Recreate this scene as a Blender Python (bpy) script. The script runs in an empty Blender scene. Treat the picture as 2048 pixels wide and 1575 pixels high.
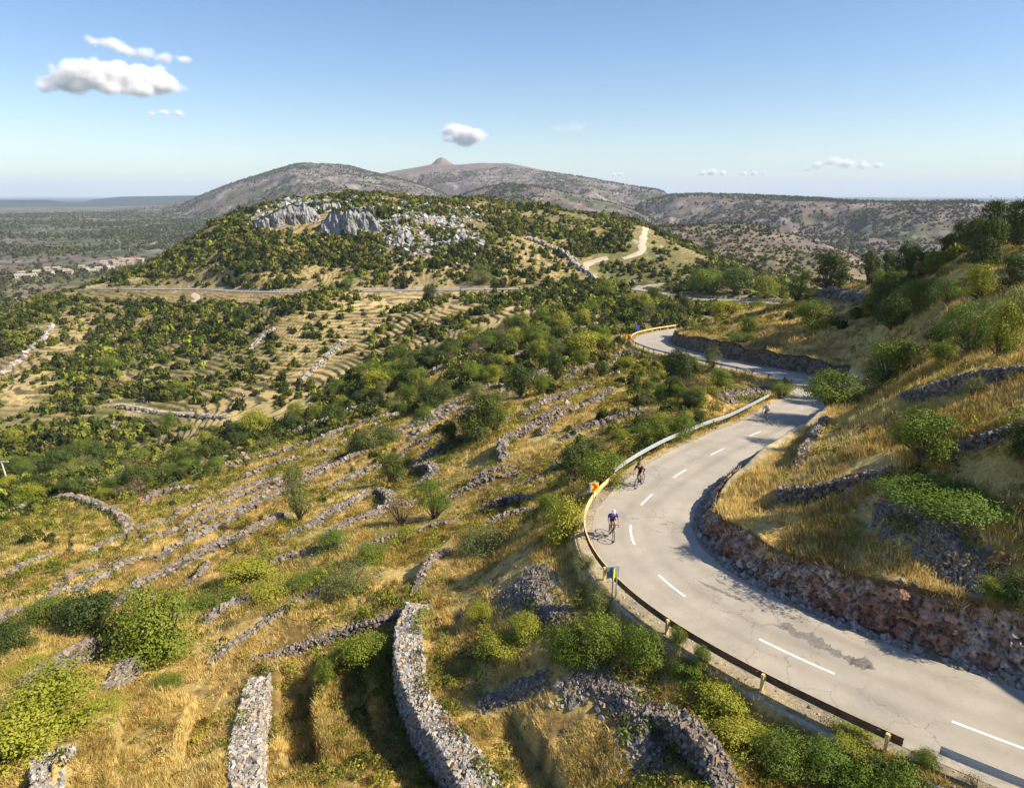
import bpy, bmesh, math, random
import numpy as np
from mathutils import Vector, Matrix
R = math.radians
rng = np.random.default_rng(11)
random.seed(5)
scene = bpy.context.scene
COL = scene.collection

# ------------------------------------------------------------ camera, light, exposure
CZ = 17.5; F = 1384.0; CX = 1024.0; CY = 787.5; P = R(16.0)
cam = bpy.data.cameras.new('camera'); camo = bpy.data.objects.new('camera', cam); COL.objects.link(camo)
camo.location = (0, 0, CZ); camo.rotation_euler = (R(90) - P, 0, 0)
cam.sensor_width = 36; cam.lens = 36 * F / 2048; cam.clip_start = 0.5; cam.clip_end = 120000
scene.camera = camo
SUN_EL = R(40); SUN_AZ = R(-13)          # azimuth measured from +X towards +Y
sd = Vector((math.cos(SUN_EL) * math.cos(SUN_AZ), math.cos(SUN_EL) * math.sin(SUN_AZ), math.sin(SUN_EL)))
sl = bpy.data.lights.new('sun', 'SUN'); sl.energy = 5.0; sl.angle = R(0.5); sl.color = (1.0, 0.90, 0.72)
so = bpy.data.objects.new('sun', sl); COL.objects.link(so)
so.rotation_euler = (-sd).to_track_quat('-Z', 'Y').to_euler()
world = bpy.data.worlds.new('World'); scene.world = world; world.use_nodes = True
wn = world.node_tree; wn.nodes.clear()
sky = wn.nodes.new('ShaderNodeTexSky'); sky.sky_type = 'NISHITA'; sky.sun_disc = False
sky.sun_elevation = SUN_EL; sky.sun_rotation = R(90) - SUN_AZ; sky.altitude = 300
sky.air_density = 1.0; sky.dust_density = 0.4; sky.ozone_density = 2.2
bgn = wn.nodes.new('ShaderNodeBackground'); bgn.inputs[1].default_value = 0.09
wo = wn.nodes.new('ShaderNodeOutputWorld')
hsv = wn.nodes.new('ShaderNodeHueSaturation'); hsv.inputs['Saturation'].default_value = 1.2; hsv.inputs['Hue'].default_value = 0.508; wn.links.new(sky.outputs[0], hsv.inputs['Color']); wn.links.new(hsv.outputs[0], bgn.inputs[0]); wn.links.new(bgn.outputs[0], wo.inputs[0])
scene.view_settings.view_transform = 'Standard'; scene.view_settings.look = 'None'
scene.view_settings.exposure = 0.8; scene.view_settings.gamma = 1.0
scene.cycles.max_bounces = 12; scene.cycles.diffuse_bounces = 3; scene.cycles.transparent_max_bounces = 8
scene.cycles.transmission_bounces = 2; scene.cycles.glossy_bounces = 2; scene.cycles.volume_step_rate = 0.35; scene.cycles.volume_max_steps = 160; scene.cycles.volume_bounces = 9

# ------------------------------------------------------------ picture <-> place
def ray(u, v):
    u = np.asarray(u, float); v = np.asarray(v, float)
    x = u - CX; y = F * math.cos(P) - (v - CY) * math.sin(P); z = -F * math.sin(P) - (v - CY) * math.cos(P)
    h = np.hypot(x, y)
    return np.arctan2(x, y), z / h, x / h, y / h
def project(x, y, z):
    zz = z - CZ
    d = y * math.cos(P) - zz * math.sin(P); up = y * math.sin(P) + zz * math.cos(P)
    d = np.maximum(d, 0.1)
    return CX + F * x / d, CY - F * up / d
def sstep(a, b, x):
    t = np.clip((x - a) / (b - a), 0, 1); return t * t * (3 - 2 * t)
def _h(ix, iy, s):
    n = (ix.astype(np.int64) * 374761393 + iy.astype(np.int64) * 668265263 + s * 974711) & 0x7fffffff
    n = ((n ^ (n >> 13)) * 1274126177) & 0x7fffffff
    return ((n ^ (n >> 16)) & 0xffff) / 65535.0
def vn(x, y, s=0):
    ix = np.floor(x); iy = np.floor(y); fx = x - ix; fy = y - iy
    fx = fx * fx * (3 - 2 * fx); fy = fy * fy * (3 - 2 * fy)
    a = _h(ix, iy, s); b = _h(ix + 1, iy, s); c = _h(ix, iy + 1, s); d = _h(ix + 1, iy + 1, s)
    return (a + (b - a) * fx) * (1 - fy) + (c + (d - c) * fx) * fy
def fbm(x, y, o=4, s=0, g=0.5):
    t = 0; a = 1; n = 0
    for i in range(o):
        t = t + a * (vn(x, y, s + i * 17) - 0.5); n += a; a *= g; x = x * 2.03 + 11.3; y = y * 2.03 - 7.1
    return t / n * 2

# ------------------------------------------------------------ road line: picture point, height, bank height on the hill side
ROAD = [ # u, v, z, bank, left half width, right half width
 (2600,1700,0.9,2.6,2.3,3.3),(2300,1590,0.8,2.6,2.3,3.3),(2048,1497,0.6,2.5,2.3,3.3),(1900,1442,0.5,2.5,2.3,3.3),(1780,1393,0.4,2.4,2.3,3.2),(1672,1350,0.3,2.3,2.2,3.2),(1515,1277,0.2,2.2,2.15,3.2),
 (1370,1195,0.1,2.0,2.1,3.3),(1314,1150,0.05,1.9,2.1,3.4),(1265,1088,0.0,1.7,2.1,3.4),(1258,1050,-0.05,1.6,2.1,3.4),
 (1280,1010,-0.2,1.5,2.2,3.1),(1305,988,-0.3,1.4,2.3,2.9),(1345,955,-0.5,1.2,2.4,2.6),(1374,938,-0.6,1.2,2.5,2.5),
 (1420,910,-0.9,1.3,2.6,2.4),(1448,897,-1.1,1.5,2.6,2.3),(1497,872,-1.6,1.8,2.6,2.2),(1522,863,-1.9,2.0,2.6,2.2),
 (1565,837,-2.6,2.3,2.6,2.2),(1605,812,-3.4,2.5,2.7,2.3),(1640,787,-4.3,2.4,2.8,2.5),(1642,770,-4.9,2.2,2.8,2.7),(1600,758,-5.5,2.2,2.8,2.8),(1500,737,-6.9,2.6,2.8,2.8),
 (1400,716,-8.2,2.8,2.8,2.8),(1340,702,-9.1,2.8,2.9,3.2),(1303,688,-9.8,2.6,3.0,3.5),(1302,676,-10.4,2.4,3.0,3.5),(1330,667,-11.1,2.2,2.8,3.0),
 (1370,660,-12.0,2.0,2.8,2.8),(1440,648,-13.6,1.8,2.8,2.8),(1560,632,-16.0,1.6,2.8,2.8),(1620,620,-18.5,1.4,2.8,2.8),(1600,611,-20.0,1.4,2.8,2.8),(1545,606,-21.0,1.2,2.8,2.8),(1470,601,-22,1.2,2.8,2.8),(1390,597,-23,1.2,2.8,2.8),
 (1320,585,-25.0,1.2,2.8,2.8),(1240,576,-27.0,1.2,2.8,2.8),(1100,576.5,-27.5,1.2,2.8,2.8),(950,578,-28.0,1.2,2.8,2.8),(800,580,-29,1.2,2.8,2.8),(650,582,-30,1.2,2.8,2.8),(540,583,-31,1.2,2.8,2.8),
 (470,581,-32,1.2,2.8,2.8),(420,578,-32.5,1.2,2.8,2.8),(300,577,-34,1.2,2.8,2.8),(215,576.5,-35.5,1.2,2.8,2.8),(180,576,-36.5,1.0,2.8,2.8)]
RO = np.array(ROAD, float)
_, te, hx, hy = ray(RO[:, 0], RO[:, 1])
rr = (CZ - RO[:, 2]) / (-te)
RP = np.column_stack([hx * rr, hy * rr, RO[:, 2], RO[:, 3], RO[:, 4], RO[:, 5]])
def catmull(Pts, step):
    Pts = np.asarray(Pts, float); out = []
    n = len(Pts); Q = np.vstack([2 * Pts[0] - Pts[1], Pts, 2 * Pts[-1] - Pts[-2]])
    for i in range(n - 1):
        p0, p1, p2, p3 = Q[i:i + 4]
        L = np.linalg.norm(p2[:2] - p1[:2]); k = max(1, int(round(L / step)))
        a = 0.5  # centripetal-like via uniform with tension scaled by chord
        l0 = max(np.linalg.norm(p1[:2] - p0[:2]), 1e-3); l2 = max(np.linalg.norm(p3[:2] - p2[:2]), 1e-3)
        m1 = ((p1 - p0) / l0 * L + (p2 - p1)) * 0.5 if l0 > 0 else p2 - p1
        m2 = ((p2 - p1) + (p3 - p2) / l2 * L) * 0.5
        t = (np.arange(k) / k)[:, None]
        out.append((2*t**3 - 3*t**2 + 1) * p1 + (t**3 - 2*t**2 + t) * m1 + (-2*t**3 + 3*t**2) * p2 + (t**3 - t**2) * m2)
    out.append(Pts[-1:]); return np.vstack(out)
def smooth(A, it):
    A = A.copy()
    for _ in range(it): A[1:-1] = 0.25 * A[:-2] + 0.5 * A[1:-1] + 0.25 * A[2:]
    return A
RC = smooth(catmull(RP, 0.5), 14)           # dense centre line
seg = np.linalg.norm(np.diff(RC[:, :2], axis=0), axis=1); RS = np.concatenate([[0], np.cumsum(seg)])
k_near = int(np.argmax(RC[:, 1] > 1e9)) or len(RC)
def frame(line):
    t = np.gradient(line[:, :2], axis=0); t /= np.maximum(np.linalg.norm(t, axis=1), 1e-9)[:, None]
    return t, np.column_stack([t[:, 1], -t[:, 0]])        # right hand side normal
RT, RN = frame(RC)
def poly_dist(px, py, L):
    """signed distance to polyline (right side positive), fractional index"""
    if len(L) < 2: L = np.vstack([L, L + .01])
    A = L[:-1, :2]; B = L[1:, :2]; D = B - A; DD = (D ** 2).sum(1) + 1e-12
    n = len(px); dist = np.empty(n); idx = np.empty(n)
    ch = max(1, int(4e6 // len(A)))
    for i in range(0, n, ch):
        x = px[i:i + ch, None]; y = py[i:i + ch, None]
        t = np.clip(((x - A[:, 0]) * D[:, 0] + (y - A[:, 1]) * D[:, 1]) / DD, 0, 1)
        qx = x - (A[:, 0] + t * D[:, 0]); qy = y - (A[:, 1] + t * D[:, 1]); d2 = qx * qx + qy * qy
        j = d2.argmin(1); a = np.arange(len(j))
        sg = np.sign(qx[a, j] * D[j, 1] - qy[a, j] * D[j, 0]); sg[sg == 0] = 1
        dist[i:i + ch] = np.sqrt(d2[a, j]) * sg; idx[i:i + ch] = j + t[a, j]
    return dist, idx

# ------------------------------------------------------------ ground shape: control points u, v, horizontal distance
CP = [(0,1575,27),(250,1575,25),(500,1575,23.5),(760,1575,22),(1000,1575,20.5),(1250,1575,19),(1500,1575,18),(1800,1575,17),(2048,1650,15.5),
 (0,1450,33),(250,1450,31),(500,1450,28.5),(760,1450,26),(1000,1450,24),(1250,1450,22.5),(1450,1450,20.5),
 (0,1300,44),(200,1300,42),(450,1300,38),(700,1300,33.5),(1000,1300,28.5),(1150,1300,26.5),
 (1060,1200,31.5),(900,1150,37.5),(700,1180,40),(450,1180,49),(200,1180,58),(0,1180,68),
 (1100,1060,42),(900,1050,50),(700,1050,57),(500,1060,65),(300,1080,75),(100,1090,88),(0,1070,105),
 (1150,960,52),(1050,960,58),(900,960,68),(750,960,79),(600,960,92),(450,970,104),(250,1020,108),(100,1000,135),(0,990,165),
 (1250,880,60),(1150,860,69),(1000,870,76),(850,880,90),(700,880,112),(550,910,120),(400,930,142),(200,955,170),(0,955,215),
 (1400,830,66),(1450,800,72),(1530,790,73),(1300,790,83),(1150,780,99),(1000,780,112),(850,810,126),(640,850,165),(500,880,180),
 (1420,760,88),(1300,740,106),(1200,720,122),(1100,710,142),(960,730,158),
 (300,900,225),(0,930,250),(150,860,258),(450,830,225),(800,740,200),(1000,680,200),(1150,650,205),(1250,640,190),(1280,610,240),(1150,605,262),
 (650,760,250),(900,660,255),(700,660,288),(500,700,290),(300,760,290),(100,780,300),(0,800,300),(0,700,410),(200,665,405),(400,635,372),
 (600,600,325),(900,595,310),(0,640,480),(200,562,500),(330,545,480),(480,555,405),(300,596,428),(200,592,462),(450,597,388),(250,625,425),(100,590,500),(700,555,360),(900,555,350),(1100,555,345),
 (1250,560,335),(1000,510,390),(800,510,395),(600,520,418),(450,510,440),(380,500,492),(420,450,512),(500,430,490),(560,402,520),(650,392,540),(750,390,550),(900,402,540),
 (1050,430,500),(1000,402,560),(1100,420,520),(1170,430,510),(1230,438,500),(1280,452,470),(1200,490,420),(1330,470,480),(1300,520,400),(1400,560,330),(1500,590,290),
 (1420,1000,34),(1500,950,37.5),(1550,900,45),(1560,1000,33),(1700,1000,31.5),(1840,940,33),(2048,940,29),(1900,1100,26),(2048,1100,24),(1700,1100,27),(2048,1270,19.3),(1900,1230,21.8),(1650,1150,25.3),
 (1620,850,55),(1700,800,61),(1850,800,47),(2048,800,39),(1640,730,91),(1650,700,101),(1650,660,112),(1650,620,124),(1650,580,140),(1750,735,82),(1750,700,92),(1750,660,102),(1750,620,112),(1750,580,124),(1750,560,131),
 (1850,740,60),(1850,700,71),(1850,660,83),(1850,620,94),(1850,580,105),(1850,540,116),(1850,515,127),(1950,740,51),(1950,700,59),(1950,660,69),(1950,620,79),(1950,580,89),(1950,540,100),(1940,497,120),(2048,740,43),(2048,700,50),(2048,660,59),(2048,620,68),(2048,580,77),(2048,540,88),(2048,482,112),
 (1550,695,105),(1550,660,116),(1550,620,134),(1450,660,128),(1450,640,138),(1400,650,148),(1560,612,142),(1450,615,158),(1380,640,160)]
EX = [ # azimuth deg, distance, height
 (0,4,-3),(-40,6,-6),(40,6,2),(70,10,4),(-70,10,-9),(-20,12,-5),(20,12,0.6),(60,25,7),(70,60,16),(60,110,20),(47,60,12),(45,90,13.5),(50,160,12),(70,250,18),(42,150,9),(40,128,11.5),(38,190,2),(33,195,-8),(28,170,-12),(40,240,-14),(52,350,0),
 (-60,25,-18),(-70,60,-40),(-60,120,-60),(-55,250,-100),(-70,400,-130),(-50,420,-110),(-48,600,-130),(-70,900,-150),(-40,600,-130),
 (-35,650,-115),(-30,700,-105),(-22,750,-75),(-12,800,-60),(0,800,-60),(10,750,-60),(18,700,-50),(25,520,-55),(30,420,-45),(35,350,-40),(38,500,-50),(45,700,-30),(60,900,-30),
 (25,260,-24),(30,260,-22),(35,260,-18),(-40,1300,-150),(-20,1300,-140),(0,1300,-120),(20,1300,-100),(40,1300,-80),(70,1500,-60),(-70,1500,-150)]
C = np.array(CP, float); az, te, hx, hy = ray(C[:, 0], C[:, 1])
ca = list(az); cr = list(np.log(C[:, 2])); cz = list(CZ + te * C[:, 2])
for a, r_, z_ in EX: ca.append(R(a)); cr.append(math.log(r_)); cz.append(z_)
for i in range(0, len(RC), 24):           # keep the ground near the road at road level
    x, y = RC[i, 0], RC[i, 1]
    if RS[i] % 1 >= 0 and abs(math.atan2(x, y)) < R(60):
        q = RC[i, :2] - RN[i] * 3.4
        ca.append(math.atan2(q[0], q[1])); cr.append(math.log(np.hypot(*q))); cz.append(RC[i, 2] - 0.9)
AS = 1.6
X0 = np.column_stack([np.array(ca) * AS, np.array(cr)]); Z0 = np.array(cz)
def U_(d2): return 0.5 * d2 * np.log(d2 + 1e-12)
n = len(X0); D2 = ((X0[:, None] - X0[None]) ** 2).sum(2)
lam = 0.0008
K = U_(D2) + np.eye(n) * lam; Pm = np.column_stack([np.ones(n), X0])
M = np.zeros((n + 3, n + 3)); M[:n, :n] = K; M[:n, n:] = Pm; M[n:, :n] = Pm.T
W = np.linalg.solve(M, np.concatenate([Z0, np.zeros(3)]))
def tps(a, lr):
    s = a.shape; X = np.column_stack([a.ravel() * AS, lr.ravel()]); out = np.empty(len(X))
    for i in range(0, len(X), 20000):
        x = X[i:i + 20000]; d2 = (x[:, None, 0] - X0[:, 0]) ** 2 + (x[:, None, 1] - X0[:, 1]) ** 2
        out[i:i + 20000] = U_(d2) @ W[:n] + W[n] + x @ W[n + 1:]
    return out.reshape(s)
# grid axes (azimuth, log distance)
AZ = np.unique(np.concatenate([np.linspace(R(-75), R(-45), 60), np.linspace(R(-45), R(45), 1080), np.linspace(R(45), R(75), 60)]))
LR = np.unique(np.round(np.concatenate([np.linspace(math.log(3), math.log(14), 60), np.linspace(math.log(14), math.log(150), 470), np.linspace(math.log(150), math.log(520), 420),
      np.linspace(math.log(520), math.log(9000), 380), np.linspace(math.log(9000), math.log(70000), 60)]), 6))
ca_, cl_ = np.linspace(R(-75), R(75), 260), np.linspace(math.log(3), math.log(1500), 300)
CG = tps(*np.meshgrid(ca_, cl_, indexing='ij'))
def bil(G, ax, ay, a, l):
    fa = np.interp(a, ax, np.arange(len(ax))); fl = np.interp(l, ay, np.arange(len(ay)))
    ia = np.clip(fa.astype(int), 0, len(ax) - 2); il = np.clip(fl.astype(int), 0, len(ay) - 2); fa = fa - ia; fl = fl - il
    return (G[ia, il] * (1 - fa) + G[ia + 1, il] * fa) * (1 - fl) + (G[ia, il + 1] * (1 - fa) + G[ia + 1, il + 1] * fa) * fl
GA, GL = np.meshgrid(AZ, LR, indexing='ij'); GR = np.exp(GL); GX = GR * np.sin(GA); GY = GR * np.cos(GA)
Z = bil(CG, ca_, cl_, GA.ravel(), np.minimum(GL, math.log(1499)).ravel()).reshape(GA.shape)
PLAIN = np.interp(np.degrees(GA), [-75, -30, 0, 20, 40, 75], [-160, -160, -130, -110, -90, -60])
PLAIN = PLAIN + (-260 - PLAIN) * sstep(5600, 7200, GR)
w = sstep(math.log(800), math.log(1400), GL)
Z = Z * (1 - w) + (PLAIN + (34 * fbm(GX / 700, GY / 700, 5, 3) + 14 * (1 - 2 * np.abs(fbm(GX / 420, GY / 420, 4, 4)))) * sstep(900, 2200, GR) * (1 - sstep(5600, 7200, GR))) * w
# far ridges: crest in the picture, distance, width in front / behind
def ridge(pts, Wf, Wb, rough=0.0, s=1, base=None, pw=1.0, nw=700):
    global Z
    q = np.array(pts, float); a, te, _, _ = ray(q[:, 0], q[:, 1]); zc = CZ + te * q[:, 2]
    e = R(3.0)
    A = np.concatenate([[a[0] - e], a, [a[-1] + e]]); Rr = np.concatenate([[q[0, 2]], q[:, 2], [q[-1, 2]]])
    ti = lambda g: np.interp(g, A, np.concatenate([[0], np.ones(len(q)), [0]]))
    Zc = np.interp(GA, a, zc); RR = np.interp(GA, A, Rr); tap = sstep(0, 1, ti(GA))
    d = GR - RR
    t = np.where(d < 0, -d / Wf, d / Wb)
    sh = np.clip(1 - t, 0, 1) ** pw; sh = sh * sh * (3 - 2 * sh)
    nz = fbm(GX / nw, GY / nw, 6, 31 * s, 0.55); rg = 1 - np.abs(nz) * 2
    b = PLAIN if base is None else base
    zz = b + (Zc - b) * sh * tap + rough * (rg - 0.6) * np.sin(np.pi * np.clip(sh * tap, 0, 1)) 
    Z = np.where(zz > Z, zz, Z) * 1.0
ridge([(-300,402,10500),(-100,401,10500),(0,400,10500),(90,399,10500),(150,406,10500),(190,398,9800),(240,393,9800),(300,392,9500),(420,390,9500),(700,395,9500)], 2300, 3000, 60, 1, -260)
ridge([(1500,400,15000),(1650,396,15000),(1750,395,15000),(1850,398,15000),(1900,396,15000),(2048,399,15000),(2300,396,15000)], 6000, 4000, 30, 2, -260)
ridge([(-400,428,5200),(-100,428,5200),(0,427,5200),(100,424,5200),(200,419,5100),(300,410,5000),(400,397,4900),(450,392,4800)], 1900, 1500, 40, 3)
ridge([(360,412,4300),(400,392,4300),(450,372,4300),(500,356,4300),(560,338,4300),(590,330,4300),(610,328,4300),(660,330,4300),(700,334,4300),(740,345,4250),(790,356,4200),(850,372,4100),(900,392,4000)], 2600, 1200, 75, 4)
ridge([(740,352,5600),(790,342,5600),(840,334,5600),(862,330,5600),(905,330,5600),(920,330,5600),(960,327,5500),(1020,328,5400),(1080,340,5200),(1140,350,5000),(1200,361,4800),(1260,371,4600),(1300,377,4500),(1322,381,4400),(1345,396,4300),(1380,420,4200)], 2900, 1200, 80, 5)
ridge([(849,352,5450),(864,327,5450),(875,317,5450),(883,314,5450),(893,319,5450),(905,327,5450),(922,350,5450)], 350, 300, 10, 6)
ridge([(870,420,2500),(910,396,2500),(950,380,2500),(1010,367,2500),(1080,373,2450),(1150,388,2400),(1220,405,2300),(1290,430,2200)], 1000, 700, 42, 7, None, 1, 350)
ridge([(1290,402,2900),(1340,390,2900),(1400,388,2900),(1480,390,2850),(1560,393,2800),(1640,397,2700),(1700,402,2600),(1780,404,2500),(1860,404,2450),(1940,403,2400),(2000,410,2350),(2060,416,2300),(2300,420,2300)], 1500, 900, 62, 8, None, 1, 500)
ridge([(1270,452,900),(1330,452,940),(1400,449,950),(1480,446,950),(1530,452,930),(1600,474,880),(1650,489,850),(1700,508,820),(1760,540,800)], 420, 250, 14, 9, -75.0, 1, 200)
# ------------------------------------------------------------ mid hill terraces, small undulation, gullies
Z += 0.35 * fbm(GX / 9, GY / 9, 3, 5) * sstep(18, 30, GR) * (1 - sstep(70, 100, GR)) + 1.3 * fbm(GX / 32, GY / 32, 3, 9) * sstep(90, 170, GR) * (1 - sstep(600, 900, GR))
PU, PV = project(GX, GY, Z)
def blob(u, v, cu, cv, ru, rv, ang=0.0):
    c, s_ = math.cos(R(ang)), math.sin(R(ang)); du, dv = u - cu, v - cv
    return np.clip(1.35 - ((du * c + dv * s_) / ru) ** 2 - ((-du * s_ + dv * c) / rv) ** 2, 0, 1)
far_t = (GR > 150) & (GR < 500)
tm = np.zeros_like(Z)
for b in [(720,655,230,80,-10),(620,735,200,80,-22),(500,800,150,60,-15),(1020,630,90,30,-20),(1090,510,90,40,15),(1080,548,110,20,0),(120,690,80,40,-40),(200,560,140,14,0),(860,540,90,22,0),(620,550,90,18,0),(60,760,90,50,-35),(520,550,60,18,0)]:
    tm = np.maximum(tm, np.where(far_t, blob(PU, PV, *b), 0))
q = 0.82; zq = (Z + 0.35 * fbm(GX / 30, GY / 30, 2, 77) + 0.15 * fbm(GX / 7, GY / 7, 2, 78)) / q; plot = _h(np.floor((GX * .80 - GY * .60 + 3 * fbm(GX / 20, GY / 20, 2, 98)) / 15), np.floor((GX * .6 + GY * .8 + 4 * fbm(GX / 25, GY / 25, 2, 97)) / 42), 99); zq = zq + plot; fr = zq - np.floor(zq)
stepf = np.where(fr < 0.8, fr * 0.15, 0.12 + (fr - 0.8) / 0.2 * 0.88)
tm2 = np.maximum(tm, 0.9 * sstep(-.4, .0, fbm(GX / 45, GY / 45, 3, 79)) * far_t * sstep(150, 200, GR)); Z = Z + np.clip(tm2, 0, 1) * (stepf - fr) * q
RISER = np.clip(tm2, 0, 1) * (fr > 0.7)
TERR = np.clip(tm, 0, 1)
# ------------------------------------------------------------ carve the road
near = (GR < 520)
ii = np.nonzero(near.ravel())[0]; px, py = GX.ravel()[ii], GY.ravel()[ii]
gx0, gx1, gy0, gy1 = RC[:, 0].min(), RC[:, 0].max(), RC[:, 1].min(), RC[:, 1].max()
coarse = RC[::16]
dc = np.full(len(px), 1e9)
for i in range(len(coarse)): dc = np.minimum(dc, (px - coarse[i, 0]) ** 2 + (py - coarse[i, 1]) ** 2)
sel = dc < 20 ** 2
ii = ii[sel]; px = px[sel]; py = py[sel]
DR = np.full(Z.size, 999.0); DI = np.zeros(Z.size)
# neighbourhood search: split by coarse blocks of the line
d_all = np.full(len(px), 1e9); s_all = np.full(len(px), 1e9); i_all = np.zeros(len(px))
for b in range(0, len(RC) - 1, 60):
    L = RC[b:b + 61]
    bx0, bx1, by0, by1 = L[:, 0].min() - 19, L[:, 0].max() + 19, L[:, 1].min() - 19, L[:, 1].max() + 19
    m = np.nonzero((px > bx0) & (px < bx1) & (py > by0) & (py < by1))[0]
    if len(m) == 0: continue
    d, k = poly_dist(px[m], py[m], L); better = np.abs(d) < d_all[m]
    mm = m[better]; d_all[mm] = np.abs(d[better]); s_all[mm] = d[better]; i_all[mm] = k[better] + b
DR[ii] = s_all; DI[ii] = i_all
zf = Z.ravel().copy(); idx = np.nonzero(np.abs(DR) < 900)[0]
d = DR[idx]; k = DI[idx]; ki = np.arange(len(RC))
rz = np.interp(k, ki, RC[:, 2]); bk = np.interp(k, ki, RC[:, 3]); hl = np.interp(k, ki, RC[:, 4]); hr = np.interp(k, ki, RC[:, 5]); rd = np.hypot(GX.ravel()[idx], GY.ravel()[idx])
farf = sstep(130, 220, rd)
zb = zf[idx]
# left (valley) side: shoulder, short drop, then blend to the slope
dl = -d - hl
low = rz + 0.0 - 0.8 * sstep(0.75, 1.4, dl) - 0.22 * np.maximum(dl - 1.4, 0)
wl = sstep(1.7, 7.5, dl)
zl = np.minimum(low, 1e9) * (1 - wl) + np.minimum(zb, rz + 0.3 + 0.05 * np.maximum(dl, 0)) * wl
# right (hill) side: ditch, rock cut, grassy top
dr = d - hr
top = rz + 0.95 * bk * (0.9 + 0.25 * fbm(GX.ravel()[idx] / 3.1, GY.ravel()[idx] / 3.1, 2, 12))
fw = 0.25 + 0.28 * bk
zr_ = (rz + 0.0) + (top - rz) * sstep(0.5 + 0.1 * bk, 0.5 + 0.1 * bk + fw, dr) + 0.12 * np.maximum(dr - 1.6, 0)
wr = sstep(1.8, 9.0, dr)
zr2 = zr_ * (1 - wr) + zb * wr
zn = np.where(d < 0, np.where(dl < 0, rz - 0.07 + 0.075 * sstep(-.35, .05, dl), zl), np.where(dr < 0, rz - 0.07 + 0.075 * sstep(-.35, .05, dr), zr2))
out = sstep(14, 18.5, np.abs(d))
zf[idx] = zn * (1 - out) + zb * out
far_drop = farf * (np.abs(d) < 4.5) * 0.25
zf[idx] -= far_drop
Z = zf.reshape(Z.shape)
DR = DR.reshape(Z.shape); DI = DI.reshape(Z.shape)
def zat(x, y):
    x = np.atleast_1d(np.asarray(x, float)); y = np.atleast_1d(np.asarray(y, float))
    return bil(Z, AZ, LR, np.arctan2(x, y), 0.5 * np.log(x * x + y * y))
def hit(u, v, rmin=8.0, rmax=7000.0):
    """where the line of sight meets the ground"""
    a, te, hx, hy = ray(float(u), float(v))
    lr = np.linspace(math.log(rmin), math.log(rmax), 6000); r_ = np.exp(lr)
    g = bil(Z, AZ, LR, np.full(len(lr), float(a)), lr); s_ = CZ + te * r_
    b = np.nonzero(s_ <= g)[0]
    k = b[0] if len(b) else len(lr) - 1
    return float(hx * r_[k]), float(hy * r_[k]), float(g[k]), float(r_[k])
# ------------------------------------------------------------ mesh helpers
def tag(o, label=None, cat=None, group=None, kind=None):
    if label: o['label'] = label
    if cat: o['category'] = cat
    if group: o['group'] = group
    if kind: o['kind'] = kind
    return o
def link(o, parent=None):
    COL.objects.link(o)
    if parent: o.parent = parent
    return o
def np_mesh(name, V, faces, k, mat, col=None, smooth_=False, cname='tint'):
    me = bpy.data.meshes.new(name); V = np.asarray(V, np.float32); Fc = np.asarray(faces, np.int32).ravel(); nf = len(Fc) // k
    me.vertices.add(len(V)); me.vertices.foreach_set('co', V.ravel())
    me.loops.add(len(Fc)); me.loops.foreach_set('vertex_index', Fc)
    me.polygons.add(nf); me.polygons.foreach_set('loop_start', np.arange(nf, dtype=np.int32) * k)
    me.polygons.foreach_set('loop_total', np.full(nf, k, np.int32))
    me.polygons.foreach_set('use_smooth', np.full(nf, smooth_, bool))
    if col is not None:
        c = np.ones((len(V), 4), np.float32); c[:, :3] = col
        at = me.color_attributes.new(cname, 'FLOAT_COLOR', 'POINT'); at.data.foreach_set('color', c.ravel())
    me.update(calc_edges=True)
    if mat: me.materials.append(mat)
    return me
def mobj(name, me, parent=None): return link(bpy.data.objects.new(name, me), parent)
def empty(name, loc=(0, 0, 0), rz=0.0):
    o = bpy.data.objects.new(name, None); o.location = loc; o.rotation_euler = (0, 0, rz); o.empty_display_size = 0.3
    return link(o)
def strip(name, rows, mat, close=False, col=None, smooth_=False):
    """rows: (n, m, 3) -> quads"""
    A = np.asarray(rows); n_, m_ = A.shape[:2]; V = A.reshape(-1, 3)
    i = np.arange(n_ - 1)[:, None] * m_; j = np.arange(m_ if close else m_ - 1)[None]; j2 = (j + 1) % m_
    Fq = np.stack([i + j, i + j2, i + m_ + j2, i + m_ + j], -1).reshape(-1, 4)
    return np_mesh(name, V, Fq, 4, mat, col, smooth_)
# ------------------------------------------------------------ materials
def mat_new(name, rough=0.8, spec=0.2):
    m = bpy.data.materials.new(name); m.use_nodes = True; nt = m.node_tree; b = nt.nodes['Principled BSDF']
    b.inputs['Roughness'].default_value = rough; b.inputs['Specular IOR Level'].default_value = spec
    return m, nt, b
def noise(nt, scale, detail=4, rough=0.6, coord='Object'):
    tc = nt.nodes.new('ShaderNodeTexCoord'); nz = nt.nodes.new('ShaderNodeTexNoise')
    nz.inputs['Scale'].default_value = scale; nz.inputs['Detail'].default_value = detail; nz.inputs['Roughness'].default_value = rough
    nt.links.new(tc.outputs[coord], nz.inputs['Vector']); return nz
def maprange(nt, src, a, b, c, d):
    n_ = nt.nodes.new('ShaderNodeMapRange'); n_.clamp = True
    for i, v in enumerate((a, b, c, d)): n_.inputs[1 + i].default_value = v
    nt.links.new(src, n_.inputs[0]); return n_.outputs[0]
def mixc(nt, f, a, b, mode='MIX'):
    n_ = nt.nodes.new('ShaderNodeMix'); n_.data_type = 'RGBA'; n_.blend_type = mode
    if isinstance(f, (int, float)): n_.inputs[0].default_value = f
    else: nt.links.new(f, n_.inputs[0])
    for s_, k_ in ((a, 6), (b, 7)):
        if isinstance(s_, tuple): n_.inputs[k_].default_value = (*s_[:3], 1)
        else: nt.links.new(s_, n_.inputs[k_])
    return n_.outputs[2]
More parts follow.
